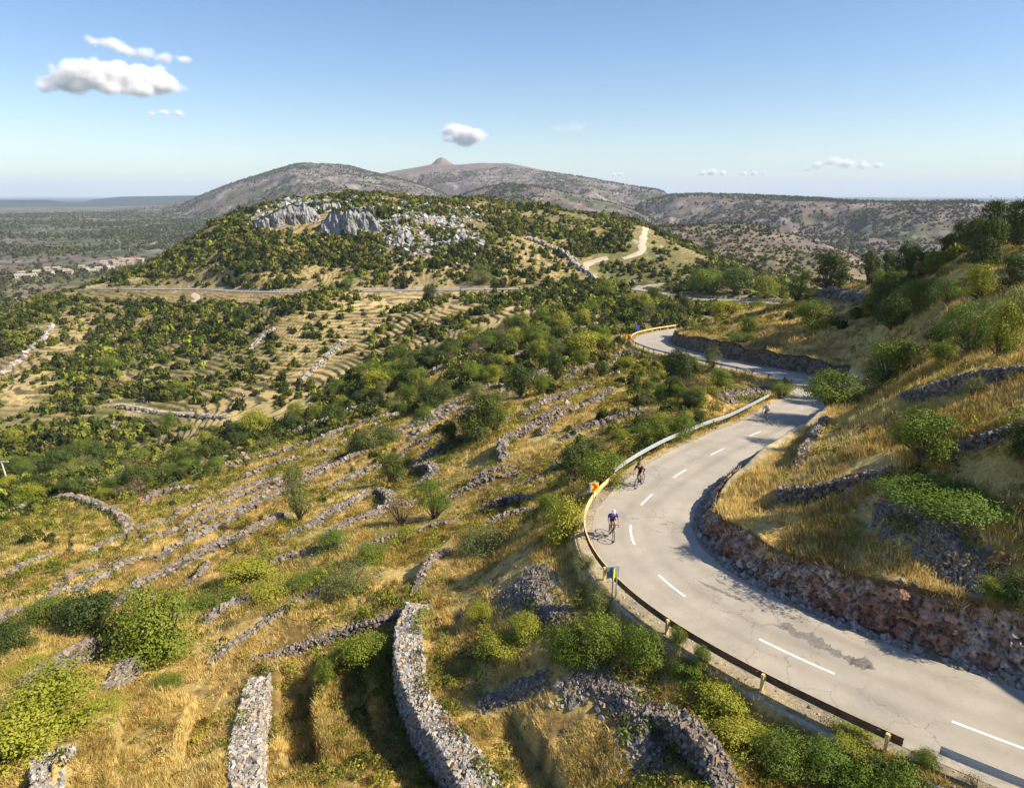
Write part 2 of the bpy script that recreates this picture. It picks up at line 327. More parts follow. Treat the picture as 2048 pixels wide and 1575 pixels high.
def simple(name, col, rough=0.6, metal=0.0, var=0.15, scale=6, spec=0.3):
    m, nt, b = mat_new(name, rough, spec); b.inputs['Metallic'].default_value = metal
    nz = noise(nt, scale, 5); f = maprange(nt, nz.outputs[0], 0.3, 0.7, 1 - var, 1 + var)
    cc = nt.nodes.new('ShaderNodeVectorMath'); cc.operation = 'SCALE'; cc.inputs[0].default_value = col; nt.links.new(f, cc.inputs[3])
    nt.links.new(cc.outputs[0], b.inputs['Base Color']); return m
def attr_mat(name, rough=0.9, scales=((1.5, .35), (12, .35)), bump=None, trans=0.0, objvar=0.0):
    m, nt, b = mat_new(name, rough, 0.15)
    at = nt.nodes.new('ShaderNodeAttribute'); at.attribute_name = 'tint'; c = at.outputs['Color']
    for sc, am in scales:
        nz = noise(nt, sc, 6, 0.65); f = maprange(nt, nz.outputs[0], 0.28, 0.72, 1 - am, 1 + am)
        v = nt.nodes.new('ShaderNodeVectorMath'); v.operation = 'SCALE'; nt.links.new(c, v.inputs[0]); nt.links.new(f, v.inputs[3]); c = v.outputs[0]
    nt.links.new(c, b.inputs['Base Color'])
    if bump:
        nz = noise(nt, bump[0], 6, 0.7); bp = nt.nodes.new('ShaderNodeBump'); bp.inputs['Distance'].default_value = bump[1]; bp.inputs['Strength'].default_value = bump[2]
        nt.links.new(nz.outputs[0], bp.inputs['Height']); nt.links.new(bp.outputs[0], b.inputs['Normal'])
    if trans:
        tr = nt.nodes.new('ShaderNodeBsdfTranslucent'); nt.links.new(c, tr.inputs[0]); mx = nt.nodes.new('ShaderNodeMixShader'); mx.inputs[0].default_value = trans
        o = nt.nodes['Material Output']; nt.links.new(b.outputs[0], mx.inputs[1]); nt.links.new(tr.outputs[0], mx.inputs[2]); nt.links.new(mx.outputs[0], o.inputs[0])
    return m
M_ground = attr_mat('hillside_ground', 0.95, ((0.012, .22), (0.09, .30), (0.8, .25), (7, .35), (40, .25)), (9, 0.06, 0.8))
M_stone = attr_mat('dry_stone', 0.9, ((3, .15), (30, .3)), (25, 0.02, 0.6))
M_grass = attr_mat('dry_grass', 0.85, ((0.5, .15),), None, 0.3)
M_leafmass = attr_mat('scrub_leaves', 0.75, ((0.4, .15),), None, 0.2)
# ------------------------------------------------------------ stone walls: traced on the ground
WALLS = [ # label, picture points, width m, height m, step m
 ('thick pale rubble wall curving down from the thin wall junction to the bottom edge', [(838,1216),(822,1260),(818,1310),(822,1370),(850,1440),(895,1500),(950,1565),(1000,1630)], 1.42, 0.22, 2.50),
 ('straight pale rubble wall second from the left at the bottom edge', [(517,1352),(508,1400),(497,1450),(490,1510),(495,1575),(502,1630)], 1.35, 0.22, 2.30),
 ('short pale rubble wall stub in the lower left corner', [(108,1508),(97,1570),(92,1630)], 1.30, 0.22, 1.80),
 ('thin stone wall running left from the top of the thick curved wall', [(832,1212),(760,1243),(690,1265),(620,1290),(560,1308),(505,1318)], 0.39, 0.19, 0.54),
 ('short thin wall climbing from the wall junction towards the round bush', [(828,1190),(843,1160),(862,1132),(905,1098)], 0.35, 0.38, 0.54),
 ('low stone wall below the dark tree at the left edge', [(33,1385),(80,1355),(140,1320),(200,1290),(245,1272)], 0.54, 0.26, 1.08),
 ('short light wall half hidden under the big round bush on the left', [(215,1368),(250,1338),(292,1305)], 0.78, 0.38, 1.08),
 ('short light wall right of the big round bush', [(405,1246),(450,1222),(502,1193)], 0.78, 0.30, 1.08),
 ('thin wall climbing through the grass between big bush and curved wall', [(420,1325),(490,1283),(560,1235),(600,1203),(650,1178)], 0.39, 0.23, 0.68),
 ('long thick grey wall with a small loop below it, left of centre', [(237,1212),(292,1177),(365,1142),(420,1113),(493,1080),(550,1048),(584,1029)], 0.66, 0.53, 1.22),
 ('stone loop under the long thick grey wall', [(365,1172),(395,1160),(412,1145),(412,1128)], 0.39, 0.38, 0.41),
 ('longest stone wall crossing the slope diagonally to the twin trees', [(314,1124),(387,1080),(456,1047),(503,1023),(579,985),(621,963),(678,935),(735,906),(786,877),(849,839),(929,801),(1008,770)], 0.58, 0.45, 1.22),
 ('lower left wall in the yellow grass above the dark tree', [(66,1223),(120,1193),(190,1160)], 0.54, 0.30, 1.08),
 ('wall entering at the left edge below the curved field wall', [(-20,1166),(30,1146),(80,1122),(130,1100)], 0.54, 0.30, 1.08),
 ('faint wall in the grass under the curved field wall', [(90,1185),(160,1150),(240,1120)], 0.46, 0.23, 0.94),
 ('arched grey field wall near the left edge with shaded inner face', [(105,1001),(152,1001),(197,1017),(232,1033),(256,1057)], 0.71, 0.68, 0.68),
 ('highest wall of the stack by the dark scrub, left of centre', [(378,938),(430,925),(495,912)], 0.63, 0.45, 1.08),
 ('long wall just under the scrub edge, left of centre', [(384,957),(476,931),(563,909),(640,884),(703,858),(795,830)], 0.63, 0.45, 1.22),
 ('stub of wall below the scrub edge', [(340,979),(364,968)], 0.63, 0.45, 0.68),
 ('wall between the two long walls, passing the small cone shaped tree', [(460,965),(500,957),(548,935),(633,912),(678,900)], 0.54, 0.38, 1.08),
 ('small stub of wall far left of the cone shaped tree', [(270,985),(298,975)], 0.54, 0.38, 0.68),
 ('wall under the cone shaped tree with a dark shaded strip', [(440,1015),(500,988),(532,973),(576,950)], 0.54, 0.53, 1.08),
 ('short wall right of the slender sparse tree', [(655,985),(722,954),(765,933)], 0.54, 0.53, 1.08),
 ('wall in the shade of the tall twin trees', [(798,912),(836,893),(881,874)], 0.54, 0.45, 1.08),
 ('thick wall running up right under the tall twin trees', [(830,935),(881,906),(944,877),(992,852),(1020,838)], 0.71, 0.59, 1.08),
 ('crooked end of the thick wall beside the dark narrow tree', [(833,935),(865,954),(830,973)], 0.71, 0.59, 0.41),
 ('wall right of the bright pine, leading to the brown scrub', [(929,973),(983,947),(1026,930)], 0.63, 0.45, 0.94),
 ('bent wall with a vertical shaded end, below the upper bushes', [(1007,922),(1010,893),(1050,868),(1099,838),(1132,818)], 0.71, 0.68, 0.81),
 ('wall ending at the L shaped enclosure left of the bright pine', [(610,1066),(650,1044),(700,1018),(750,990)], 0.71, 0.59, 1.22),
 ('L shaped enclosure wall left of the bright pine', [(754,985),(783,1012),(751,1038)], 0.78, 0.68, 0.41),
 ('thin wall right of the bright pine along the yellow grass', [(951,1020),(1008,1004),(1071,995)], 0.46, 0.30, 0.81),
 ('thin wall above the round bush in the centre', [(715,1100),(800,1076),(870,1060),(925,1040)], 0.39, 0.23, 0.68),
 ('rough stone bank in the lower right foreground, lit on its top edge', [(1286,1419),(1325,1432),(1358,1445),(1400,1500),(1438,1555),(1460,1620)], 0.78, 0.30, 1.20),
 ('small stone wall on the slope above the road, left of the fig tree', [(1664,842),(1629,878),(1610,910),(1593,940)], 0.39, 0.30, 0.94),
 ('long low rubble wall above the cutting, left of the green mound', [(1575,975),(1560,995),(1610,990),(1655,982),(1735,949),(1780,940)], 0.43, 0.23, 0.68),
 ('upper rubble wall crossing the right slope to the frame edge', [(1798,798),(1891,780),(1950,768),(2002,753),(2060,740)], 0.46, 0.23, 0.68),
 ('rubble wall right of the fig tree at the frame edge', [(1895,904),(1980,878),(2060,850)], 0.46, 0.26, 0.81),
 ('short dark wall below the lone dark tree on the right ridge', [(1629,592),(1680,592),(1731,600)], 0.54, 0.68, 0.81),
 ('wall of grey stones below the upper bushes, beside the road', [(1120,880),(1180,858),(1240,842),(1297,822)], 0.63, 0.38, 0.94),
 ('wall among the brown scrub left of the upper road bend', [(1130,760),(1170,742),(1230,728)], 0.54, 0.38, 0.81),
 ('thin diagonal wall on the far slope leading to the upper road bend', [(900,770),(1000,728),(1100,690),(1180,668),(1240,655)], 0.46, 0.38, 0.68),
 ('boundary wall beside the dirt track on the far hill', [(1050,476),(1087,490),(1128,508),(1155,533),(1190,554)], 1.80, 1.20, 0.00),
 ('low wall at the foot of the far terraces', [(235,812),(310,826),(380,831),(457,838)], 0.55, 0.35, 0.00),
 ('pale stone strip climbing between the far terraces', [(600,760),(650,720),(690,680)], 1.60, 0.60, 0.00),
 ('pale stone strip left of the far terraces', [(500,700),(530,670),(555,655)], 1.60, 0.60, 0.00),
 ('stone strip along the left edge of the far left terraces', [(0,750),(60,700),(105,652)], 1.40, 0.70, 0.00),
 ('faint wall at the left edge between the dark bush and the yellow grass', [(-20,1262),(25,1235),(75,1212)], 0.57, 0.30, 0.81),
 ('straight wall above the dark tree, running to the arched wall', [(150,1192),(230,1148),(310,1106)], 0.57, 0.35, 0.81),
 ('wall rising right from the end of the arched field wall', [(285,1090),(350,1058),(405,1032),(450,1006)], 0.57, 0.35, 0.81),
 ('wall between the round grey green bush and the scrub of the bend', [(880,1003),(930,987),(985,965),(1045,945)], 0.57, 0.40, 0.81),
 ('wall under the L shaped enclosure, towards the bright pine', [(650,1072),(720,1046),(790,1022),(838,1004)], 0.57, 0.40, 0.81),
 ('wall above the bright yellow green bush', [(560,1082),(610,1062),(650,1050)], 0.47, 0.30, 0.68),
 ('wall below the bright yellow green bush', [(505,1150),(590,1118),(690,1092)], 0.47, 0.30, 0.68),
 ('wall climbing from the twin trees to the upright dark tree', [(915,838),(985,803),(1050,768),(1105,742)], 0.66, 0.50, 0.81),
 ('upper scrub wall left of the twin trees', [(790,872),(860,842),(915,812)], 0.66, 0.50, 0.81),
 ('wall right of the upright dark tree', [(1050,835),(1110,805),(1185,775)], 0.66, 0.50, 0.81),
 ('highest diagonal wall below the far road', [(1010,702),(1110,672),(1200,648)], 0.75, 0.50, 0.68),
 ('diagonal wall left of the highest one', [(850,752),(930,718),(1010,688),(1065,668)], 0.75, 0.60, 0.68),
 ('wall hidden in scrub above the long walls', [(540,882),(640,848),(740,808)], 0.75, 0.60, 0.81),
 ('wall left of the bushes by the chevron sign', [(1055,968),(1115,940),(1150,925)], 0.57, 0.40, 0.68),
 ('crumbling wall in the yellow grass under the chevron sign', [(960,1058),(1020,1036),(1085,1018)], 0.57, 0.30, 0.68),
 ('wall at the left edge just under the utility pole slope', [(0,1035),(50,1020),(95,1008)], 0.66, 0.40, 0.81),
 ('long wall over the arched field wall', [(120,985),(200,965),(290,945)], 0.66, 0.50, 0.94),
 ('wall in the light scrub right of the arched field wall', [(270,1010),(330,992),(400,975)], 0.66, 0.50, 0.81),
]
STEPS = [([(60,1130),(45,1165)],.6),([(330,1140),(318,1170)],.7),([(385,1110),(372,1140)],.7),([(440,1085),(428,1112)],.7),([(470,1070),(460,1095)],.7),([(700,1005),(690,1030)],.6),([(640,1025),(628,1050)],.6),([(860,900),(850,930)],.6),([(900,880),(890,905)],.6), # dark terrace risers in the foreground grass: points, step
 ([(640,1310),(627,1360),(625,1410),(640,1480),(655,1520)],1.3),([(390,1380),(377,1430),(362,1470),(350,1560)],1.2),([(242,1385),(232,1440),(228,1500),(235,1620)],1.2),
 ([(925,1205),(928,1250),(930,1290)],0.8),([(950,1310),(975,1380)],0.6),([(1015,1415),(1060,1470),(1111,1533),(1160,1620)],1.1),
 ([(725,1290),(738,1340),(742,1400),(770,1470)],.8),([(160,1330),(140,1400),(130,1460)],.7),([(560,1330),(552,1400),(566,1470),(575,1560)],.5),([(430,1340),(424,1390)],.6),([(110,1060),(98,1110)],.7),([(60,1090),(40,1130)],.6),([(210,1075),(195,1120)],.7),([(260,1068),(240,1108)],.7),([(420,1040),(410,1070)],.6),([(560,1065),(552,1085)],.4),([(150,1050),(140,1110)],0.9),([(395,1040),(380,1100)],0.5),([(352,1066),(335,1110)],0.8),([(320,1056),(308,1100)],0.8),([(455,1055),(440,1090)],0.8),([(500,1030),(486,1072)],0.8),([(530,1020),(518,1055)],0.8),
 ([(610,1000),(596,1020)],0.8),([(655,985),(650,1010)],0.8),([(1440,668),(1520,655),(1600,655),(1680,668)],.6),([(1470,690),(1550,690),(1640,700),(1720,722)],.7),([(1500,635),(1570,628),(1650,628),(1730,640)],.6),([(1540,612),(1600,604),(1680,605)],.6),([(1600,725),(1680,740),(1740,752)],.9),([(1700,600),(1760,590),(1820,592)],1.0),([(1880,560),(1960,545),(2048,548)],.9),([(1860,520),(1950,512),(2048,512)],.8),([(1750,830),(1850,850),(1950,852)],.5),([(1560,1100),(1620,1130),(1690,1150)],0.35),([(1850,990),(1960,1075),(2048,1110)],0.3)]
def trace(pts, step=0.4, it=3):
    W3 = [hit(u, v)[:3] for u, v in pts]
    return smooth(catmull(np.array(W3), step), it)
wall_lines = [trace(w_[1]) for w_ in WALLS]
# further courses of walls between the traced ones, running parallel to the longest wall
LMW = [(180,1015,'the arched field wall'),(60,950,'the utility pole'),(100,1110,'the left frame edge'),(330,1200,'the big round bush'),(193,1200,'the dark tree on the left'),(480,940,'the stacked upper walls'),(600,1000,'the slender sparse tree'),(780,935,'the dark narrow tree'),(868,1000,'the bright young pine'),(970,850,'the twin trees'),(725,880,'the dark bush on the long wall'),(560,1160,'the yellow green bushes'),(1042,780,'the upright dark tree'),(1112,740,'the narrow dark tree'),(1240,730,'the heap under the upper bend'),(1180,930,'the bush clump by the black cyclist'),(970,1080,'the round grey green bush'),(760,1080,'the thin central wall'),(1060,900,'the bent wall'),(400,1010,'the long grey walls'),(1080,1010,'the chevron sign bushes')]
gL = wall_lines[11]; gt, gn = frame(gL); gr_ = np.random.default_rng(71); NW0 = len(WALLS)
for kk_ in range(-9, 12):
    if kk_ == 0: continue
    for rep in range(3):
        o_ = kk_ * 5.2 + gr_.uniform(-1.6, 1.6); n_ = len(gL); ln_ = int(gr_.uniform(40, 115)); i0 = int(gr_.uniform(0, n_ - ln_)); S_ = gL[i0:i0 + ln_].copy()
        nn_ = smooth(gn, 60)[i0:i0 + ln_]; S_[:, 0] += nn_[:, 0] * o_; S_[:, 1] += nn_[:, 1] * o_; S_[:, 0] += 1.2 * fbm(np.arange(ln_) / 14., np.full(ln_, kk_ * 3. + rep), 2, 72); S_ = smooth(S_, 6); S_[:, 2] = zat(S_[:, 0], S_[:, 1])
        u_, v_ = project(S_[:, 0], S_[:, 1], S_[:, 2]); um, vm = u_.mean(), v_.mean()
        if not (u_.min() > -40 and u_.max() < 1230 and v_.min() > 660 and v_.max() < 1215 and vm > 640 + (um < 560) * 260): continue
        dmin = min(np.hypot(W_[::4, 0, None] - S_[None, ::4, 0], W_[::4, 1, None] - S_[None, ::4, 1]).min() for W_ in wall_lines)
        if dmin < 1.7 or np.hypot(RC[::4, 0, None] - S_[None, ::4, 0], RC[::4, 1, None] - S_[None, ::4, 1]).min() < 6.5: continue
        q_ = LMW[int(np.argmin([(um - l[0]) ** 2 + ((vm - l[1]) * 1.4) ** 2 for l in LMW]))]; du, dv = um - q_[0], (vm - q_[1]) * 1.4
        rel = ('left of' if du < 0 else 'right of') if abs(du) > abs(dv) else ('behind' if dv < 0 else 'in front of')
        lb = '%s %s dry stone wall %s %s' % ('long' if ln_ > 85 else ('short' if ln_ < 58 else 'medium'), 'thin' if rep == 0 else ('low' if rep == 1 else 'rough'), rel, q_[2])
        WALLS.append((lb, None, float(gr_.uniform(.42, .62)), float(gr_.uniform(.25, .42)), float(gr_.uniform(.7, 1.1)))); wall_lines.append(S_)
print('extra walls', len(WALLS) - NW0)
step_lines = [(trace(s_[0]), s_[1]) for s_ in STEPS]
def apply_step(L, h, flip=1):
    """raise the uphill side, lower the downhill side of a line"""
    global Z
    if h <= 0: return
    x0, x1, y0, y1 = L[:, 0].min() - 4, L[:, 0].max() + 4, L[:, 1].min() - 4, L[:, 1].max() + 4
    m = np.nonzero(((GX > x0) & (GX < x1) & (GY > y0) & (GY < y1)).ravel())[0]
    if len(m) == 0: return
    Ls = L[::2] if len(L) > 6 else L
    d, k = poly_dist(GX.ravel()[m], GY.ravel()[m], Ls)
    endt = np.minimum(np.clip(k / 3.0, 0, 1), np.clip((len(Ls) - 1 - k) / 3.0, 0, 1))
    t_, n_ = frame(Ls); q = Ls[len(Ls) // 2, :2] ; nn = n_[len(Ls) // 2]
    up = zat(q[0] + nn[0] * 2.5, q[1] + nn[1] * 2.5)[0] - zat(q[0] - nn[0] * 2.5, q[1] - nn[1] * 2.5)[0]
    sgn = 1 if up > 0 else -1
    dd = d * sgn
    off = np.where(dd > 0, .35 * h * np.exp(-np.abs(dd) / 1.6), -.65 * h * np.exp(-np.abs(dd) / 2.2)) * np.clip(np.abs(dd) / .16, 0, 1) * sstep(0, 1, endt)
    drr = np.abs(DR.ravel()[m]); off *= sstep(4.0, 6.0, drr)
    zf = Z.ravel(); zf[m] += off; Z = zf.reshape(Z.shape)
for w_, L in zip(WALLS, wall_lines): apply_step(L, w_[4])
for L, h in step_lines: apply_step(L, h)
ZS = Z.copy()
Z = Z + (0.10 * fbm(GX / 0.9, GY / 0.9, 3, 21) + 0.05 * fbm(GX / 0.3, GY / 0.3, 2, 22)) * (1 - sstep(80, 200, GR)) * sstep(2.9, 4.2, np.abs(DR))
# ------------------------------------------------------------ ground colour of the place itself
def C3(r_, g, b): return np.array([r_, g, b])
n1 = fbm(GX / 14, GY / 14, 4, 41); n2 = fbm(GX / 3.2, GY / 3.2, 4, 42); n3 = fbm(GX / 70, GY / 70, 4, 43); n4 = fbm(GX / 0.8, GY / 0.8, 3, 44)
def mx(a, b, t): return a * (1 - t[..., None]) + b * t[..., None]
col = np.broadcast_to(C3(0.50, 0.36, 0.125), Z.shape + (3,)).copy()
col = mx(col, C3(0.30, 0.17, 0.055), sstep(0.05, 0.5, n2) * 0.8)
col = mx(col, C3(0.17, 0.16, 0.035), sstep(0.1, 0.6, n1 + 0.5 * n2) * 0.75)
col = mx(col, C3(0.13, 0.09, 0.05), sstep(0.2, 0.6, n4 + 0.3 * n2) * 0.7)
mid = sstep(120, 210, GR)
midc = np.broadcast_to(C3(0.27, 0.205, 0.10), Z.shape + (3,)).copy()
midc = mx(midc, C3(0.13, 0.135, 0.04), sstep(-0.3, 0.4, n3 + n2 * 0.5)); midc = mx(midc, C3(0.40, 0.36, 0.30), sstep(0.3, 0.6, n2 + n1 * 0.4) * 0.8)
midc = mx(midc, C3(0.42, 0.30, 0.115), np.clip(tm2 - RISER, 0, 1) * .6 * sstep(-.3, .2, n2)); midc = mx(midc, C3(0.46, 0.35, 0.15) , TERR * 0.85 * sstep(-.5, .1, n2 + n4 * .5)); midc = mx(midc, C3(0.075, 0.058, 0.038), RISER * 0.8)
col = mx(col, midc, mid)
f1 = fbm(GX / 260, GY / 260, 5, 51); f2 = fbm(GX / 60, GY / 60, 4, 52); f3 = fbm(GX / 25, GY / 25, 2, 53)
farc = np.broadcast_to(C3(0.15, 0.115, 0.105), Z.shape + (3,)).copy()
leftp = 1 - sstep(R(-24), R(-10), GA)
farc = mx(farc, C3(0.085, 0.10, 0.04), np.clip(sstep(-0.15, 0.45, f1 + 0.6 * f2 + 0.45 * (leftp - 0.5)), 0, 1))
farc = mx(farc, C3(0.05, 0.065, 0.028), sstep(0.12, 0.5, f2 + f3 * 0.6 + 0.2 * leftp))
farc = mx(farc, C3(0.26, 0.24, 0.225), sstep(0.28, 0.6, f3 - f2 * 0.6 + 0.15 * (Z > 60)) * 0.8)
farc = mx(farc, C3(0.24, 0.185, 0.125), (1 - sstep(950, 1300, GR)) * .7 * sstep(-.3, .2, f3)); farc = mx(farc, C3(0.20, 0.145, 0.12), sstep(4400, 5300, GR) * (Z > -20) * sstep(R(-12), R(-7), GA) * 0.75)
col = mx(col, farc, sstep(560, 800, GR))
sea = sstep(6500, 7200, GR) * (Z < -235); col = mx(col, C3(0.04, 0.09, 0.16), sea)
col = mx(col, C3(0.02, 0.035, 0.045), sstep(6800, 7600, GR) * (Z >= -235))
# steep faces bare; gravel beside the road; red earth in the cutting
sho = np.where(DR < 0, 1 - sstep(2.5, 3.3, -DR), 1 - sstep(3.6, 4.6, DR))
col = mx(col, C3(0.33, 0.29, 0.22) , sho * 0.8)
A_, B_ = Z.shape
Vg = np.stack([GX, GY, Z], -1).reshape(-1, 3)
i = (np.arange(A_ - 1)[:, None] * B_ + np.arange(B_ - 1)[None]).ravel()
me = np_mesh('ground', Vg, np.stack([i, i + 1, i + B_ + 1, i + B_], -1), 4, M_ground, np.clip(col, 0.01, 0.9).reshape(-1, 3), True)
tag(mobj('ground', me), kind='structure')
# ------------------------------------------------------------ road surface
def edge_line(off_fn, dz=0.0, rows=None):
    pass
M_road, nt, b = mat_new('worn_asphalt', 0.8, 0.25)
at = nt.nodes.new('ShaderNodeAttribute'); at.attribute_name = 'tint'
nz1 = noise(nt, 0.35, 6, 0.7); nz2 = noise(nt, 45, 4, 0.8); nz3 = noise(nt, 2.2, 8, 0.75)
c = mixc(nt, maprange(nt, nz1.outputs[0], 0.35, 0.65, 0, 1), (0.86, 0.85, 0.83), (1.16, 1.13, 1.08)); c = mixc(nt, 1.0, at.outputs['Color'], c, 'MULTIPLY')
c = mixc(nt, maprange(nt, nz2.outputs[0], 0.3, 0.7, 0, 0.5), c, (0.20, 0.19, 0.17)); c = mixc(nt, maprange(nt, nz3.outputs[0], 0.58, 0.72, 0, 0.35), c, (0.16, 0.15, 0.13))
vo = nt.nodes.new('ShaderNodeTexVoronoi'); vo.feature = 'DISTANCE_TO_EDGE'; vo.inputs['Scale'].default_value = .55; tcv = nt.nodes.new('ShaderNodeTexCoord'); nzv = noise(nt, 1.1, 4, .7); va = nt.nodes.new('ShaderNodeVectorMath'); va.operation = 'ADD'; nt.links.new(tcv.outputs['Object'], va.inputs[0]); nt.links.new(nzv.outputs['Color'], va.inputs[1]); nt.links.new(va.outputs[0], vo.inputs['Vector'])
crk = maprange(nt, vo.outputs['Distance'], .004, .016, .55, 0); nzg = noise(nt, .12, 3, .6); gate = maprange(nt, nzg.outputs[0], .48, .58, 0, 1); mg = nt.nodes.new('ShaderNodeMath'); mg.operation = 'MULTIPLY'; nt.links.new(crk, mg.inputs[0]); nt.links.new(gate, mg.inputs[1]); c = mixc(nt, mg.outputs[0], c, (.09, .08, .07))
nt.links.new(c, b.inputs['Base Color'])
bp = nt.nodes.new('ShaderNodeBump'); bp.inputs['Distance'].default_value = 0.01; bp.inputs['Strength'].default_value = 0.5; nt.links.new(nz2.outputs[0], bp.inputs['Height']); nt.links.new(bp.outputs[0], b.inputs['Normal'])
kk = np.arange(0, len(RC), 1)
m_ = 33
T = np.linspace(-1, 1, m_)
wob = 0.10 * fbm(RS / 1.3, RS * 0 + 3.3, 3, 61); wob2 = 0.14 * fbm(RS / 1.1, RS * 0 + 9.3, 3, 62)
off = np.where(T[None] < 0, T[None] * (RC[:, 4] + wob)[:, None], T[None] * (RC[:, 5] + wob2)[:, None])
rows = np.stack([RC[:, 0, None] + RN[:, 0, None] * off, RC[:, 1, None] + RN[:, 1, None] * off, RC[:, 2, None] + 0.012 + 0 * off], -1)
ss = RS[:, None] + 0 * off
rc = np.zeros(rows.shape) + C3(0.44, 0.395, 0.325)
tr = np.exp(-((np.abs(off - 1.6) - 0.75) / 0.30) ** 2) * 0.8 + np.exp(-((np.abs(off + 1.2) - 0.7) / 0.28) ** 2) * 0.55
rc = mx(rc, C3(0.34, 0.29, 0.235), tr * np.clip(0.7 + fbm(ss / 6, off, 3, 65), 0, 1))
rc = mx(rc, C3(0.50, 0.44, 0.35), sstep(0.72, 1.0, np.abs(T))[None] * np.clip(0.55 + fbm(ss / 3, off * 2, 3, 66), 0, 1))
me = strip('road', rows, M_road, False, rc.reshape(-1, 3), True); tag(mobj('road', me), kind='structure')
print('road length', RS[-1], 'verts', Vg.shape)
# road location helper: arc length nearest to a picture point
def s_of(u, v):
    d2 = []
    uu, vv = project(RC[:, 0], RC[:, 1], RC[:, 2]); m = RS < (330 if v > 590 or u > 1300 else 1e9)
    return RS[np.argmin(np.where(m, (uu - u) ** 2 + (vv - v) ** 2, 1e12))]
def at_s(s, off=0.0, dz=0.0):
    k = np.interp(s, RS, np.arange(len(RS))); i = np.arange(len(RS))
    x = np.interp(k, i, RC[:, 0]); y = np.interp(k, i, RC[:, 1]); z_ = np.interp(k, i, RC[:, 2]); nx = np.interp(k, i, RN[:, 0]); ny = np.interp(k, i, RN[:, 1])
    return np.stack([x + nx * off, y + ny * off, z_ + dz + 0 * x], -1)
def hw(s, side): return np.interp(s, RS, RC[:, 4 if side < 0 else 5])
M_paint = simple('worn_white_paint', (0.72, 0.70, 0.66), 0.6, 0, 0.25, 14)
dash = [((2060,1502),(1900,1442)),((1672,1350),(1515,1277)),((1370,1195),(1314,1150)),((1265,1088),(1258,1050)),((1280,1010),(1305,988)),((1345,955),(1374,938)),((1420,910),(1448,897)),((1497,872),(1522,863))]
for a_, b_ in dash:
    s0, s1 = sorted((s_of(*a_), s_of(*b_))); s = np.linspace(s0, s1, 12)
    rows = np.stack([at_s(s, -0.065, 0.018), at_s(s, 0.065, 0.018)], 1)
    me = strip('lane_marking', rows, M_paint); o = mobj('lane_marking', me); tag(o, kind='structure')
# ------------------------------------------------------------ stones
def stone_tpl(k=24):
    base = np.array([(x, y, z_) for x in (-1, 1) for y in (-1, 1) for z_ in (-1, 1)], float) * 0.5
    out = []
    for i in range(k):
        t_ = base * (1 + rng.uniform(-.32, .32, (8, 3))); t_ *= np.array([1.25, 0.9, 0.62]); t_[:4] *= rng.uniform(0.6, 1)
        a = rng.uniform(0, 6.28, 3); Rm = np.array(Matrix.Rotation(a[0], 3, 'Z') @ Matrix.Rotation(a[1] * 0.15, 3, 'X') @ Matrix.Rotation(a[2] * 0.15, 3, 'Y'))
        out.append(t_ @ Rm.T)
    return np.array(out)
STPL = stone_tpl(); SF = np.array([(0,1,3,2),(4,6,7,5),(0,4,5,1),(2,3,7,6),(0,2,6,4),(1,5,7,3)])
def stones(P3, size, tone=(0.27, 0.25, 0.225), warm=0.25):
    n_ = len(P3); t_ = STPL[rng.integers(0, len(STPL), n_)]
    size = np.minimum(np.asarray(size), 2.3 * np.median(size)); V = t_ * size.reshape(-1, 1, 1) + P3[:, None]
    Fq = (np.arange(n_)[:, None, None] * 8 + SF[None]).reshape(-1, 4)
    g = rng.uniform(0.55, 1.3, n_)[:, None]; cc = np.array(tone)[None] * g; w_ = rng.random(n_)[:, None] < warm; cc = np.where(w_, cc * np.array([1.1, .9, .7]), cc)
    return V.reshape(-1, 3), Fq, np.repeat(cc, 8, 0)
def join(parts):
    V = []; Fq = []; Cc = []; k = 0
    for v, f, c_ in parts: V.append(v); Fq.append(f + k); Cc.append(c_); k += len(v)
    return np.vstack(V), np.vstack(Fq), np.vstack(Cc)
